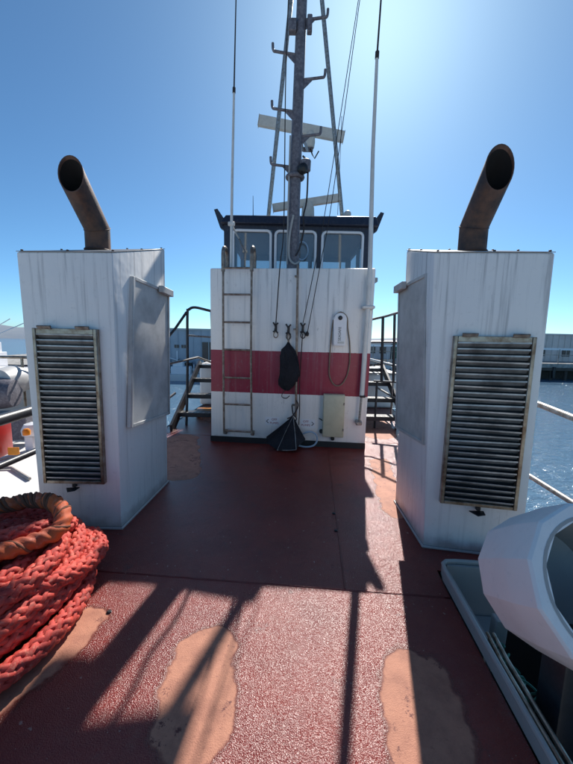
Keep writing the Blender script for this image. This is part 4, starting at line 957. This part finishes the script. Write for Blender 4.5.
# small things on the left shore quay
def workboat(x, y, z, L_, lab, hullm, cabm, yaw=0.0, mast_h=4.0):
    b = empty('fishing_boat', (x, y, z), lab, 'boat', 'boats moored along the far shore')
    R = Matrix.Rotation(yaw, 3, 'Z'); f = lambda a, c, d: Vector((x, y, z))+R@Vector((a, c, d))
    h = L_/2; w = L_*.14
    bp = [(-h, -w), (h*.55, -w), (h, 0), (h*.55, w), (-h, w)]
    mb = MB(); a_ = [mb.bm.verts.new(f(p[0]*.9, p[1]*.8, -.3)) for p in bp]; b_ = [mb.bm.verts.new(f(p[0], p[1], L_*.12+(.25*L_*.12 if p[0] > h*.9 else 0))) for p in bp]
    mb.face(a_[::-1]); mb.face(b_)
    for i in range(5): mb.face([a_[i], a_[(i+1) % 5], b_[(i+1) % 5], b_[i]])
    mb.build('boat_hull', hullm, b)
    zt_ = L_*.12
    MB().box(f(-h*.25, 0, zt_+L_*.07), (L_*.34, w*1.3, L_*.14), yaw, .05).build('cabin', cabm, b)
    MB().box(f(-h*.15, 0, zt_+L_*.18), (L_*.18, w*1.1, L_*.09), yaw, .05).build('bridge', cabm, b)
    for k in range(4): MB().box(f(-h*.5+k*L_*.08, -w*.66, zt_+L_*.08), (L_*.04, .05, L_*.04), yaw).build('window', m_winf, b)
    for k in range(3): MB().box(f(-h*.26+k*L_*.05, -w*.56, zt_+L_*.19), (L_*.035, .05, L_*.04), yaw).build('window', m_winf, b)
    MB().tube([f(-h*.1, 0, zt_+L_*.22), f(-h*.1, 0, zt_+L_*.22+mast_h)], .07, 6).build('mast', cabm, b)
    MB().tube([f(-h*.1, 0, zt_+L_*.25), f(h*.7, 0, zt_+L_*.22+mast_h*.8)], .06, 6).build('derrick', cabm, b)
    MB().tube([f(-h*.7, 0, zt_), f(-h*.7, 0, zt_+mast_h*.9)], .06, 6).build('aft_mast', cabm, b)
    MB().tube([f(-h, -w, zt_+.5), f(h*.5, -w, zt_+.5)], .03, 5).build('rail', cabm, b)
workboat(-38.5, 44.5, -5, 15, 'white fishing boat with tall derrick on the far left shore', m_fibre, m_float, .15, 4.2)
workboat(-31.5, 47.5, -5, 11, 'second white fishing boat moored nearer the left casing', m_fibre, m_float, -.1, 3.0)
workboat(-16.5, 49.5, -5, 8, 'small white workboat below the grey warehouse', m_fibre, m_float, 3.2, 1.6)
workboat(-12.2, 50.3, -5, 5, 'dark hulled small boat below the grey warehouse', m_black, m_shed2, .1, 1.2)
workboat(17.5, 57.5, -5, 8, 'small boat with grey cabin moored right of the deckhouse', m_fibre, m_shed2, .0, 1.5)
workboat(-43.5, 47, -5, 13, 'white trawler with dark hull at the far left edge of the picture', m_navy, m_float, .3, 5.0)
workboat(-34.5, 49.5, -5, 9, 'grey cabined boat tucked behind the second white fishing boat', m_shed, m_shed2, .0, 4.4)
workboat(-28.5, 50, -5, 7, 'small navy hulled boat just left of the left casing', m_navy, m_float, .2, 2.5)
workboat(-20.5, 50.2, -5, 6, 'low cream boat at the left end of the grey warehouse quay', m_radar, m_float, .05, 2.8)
rq = random.Random(3)
stack = []
for i, (x, w, h, m) in enumerate(((-19.0, 1.1, .9, m_shed2), (-17.3, .8, 1.3, m_conc), (-15.6, 1.4, .8, m_brown), (-13.6, 1.0, 1.1, m_shed2), (-11.6, 1.2, .9, m_brown))):
    c = empty('quay_container', (x, 52.6, -3.4), ['pale container at the left end of the far quay', 'tall grey bin second along the far quay', 'brown crate third along the far quay', 'pale container fourth along the far quay', 'brown crate nearest the deckhouse on the far quay'][i], 'container', 'containers on the far quay')
    MB().box((x, 52.9, -3.4+h/2), (w, .8, h), 0, .04).build('container_body', m, c)
    MB().box((x, 52.9, -3.4+h+.05), (w+.1, .9, .08)).build('lid', m_shed, c)
# hills
def hills(pts, y, name, z0=-5.2):
    mb = MB(); a_ = []; b_ = []; c_ = []
    n = 80
    for i in range(n+1):
        x = pts[0][0]+(pts[-1][0]-pts[0][0])*i/n
        h = 0
        for j in range(len(pts)-1):
            if pts[j][0] <= x <= pts[j+1][0]: t = (x-pts[j][0])/(pts[j+1][0]-pts[j][0]); t = t*t*(3-2*t); h = pts[j][1]*(1-t)+pts[j+1][1]*t
        h += 1.2*sin(i*.9)+.8*sin(i*2.1)
        a_.append(mb.bm.verts.new((x, y, z0))); b_.append(mb.bm.verts.new((x, y+60, h))); c_.append(mb.bm.verts.new((x, y+200, z0)))
    for i in range(n): mb.face([a_[i], a_[i+1], b_[i+1], b_[i]]); mb.face([b_[i], b_[i+1], c_[i+1], c_[i]])
    return tag(mb.build(name, m_hill), kind='structure')
hills([(-700, 12), (-420, 9), (-330, 9), (-240, 6), (-120, 3), (0, 3), (120, 4), (300, 6), (500, 4)], 330, 'hills')
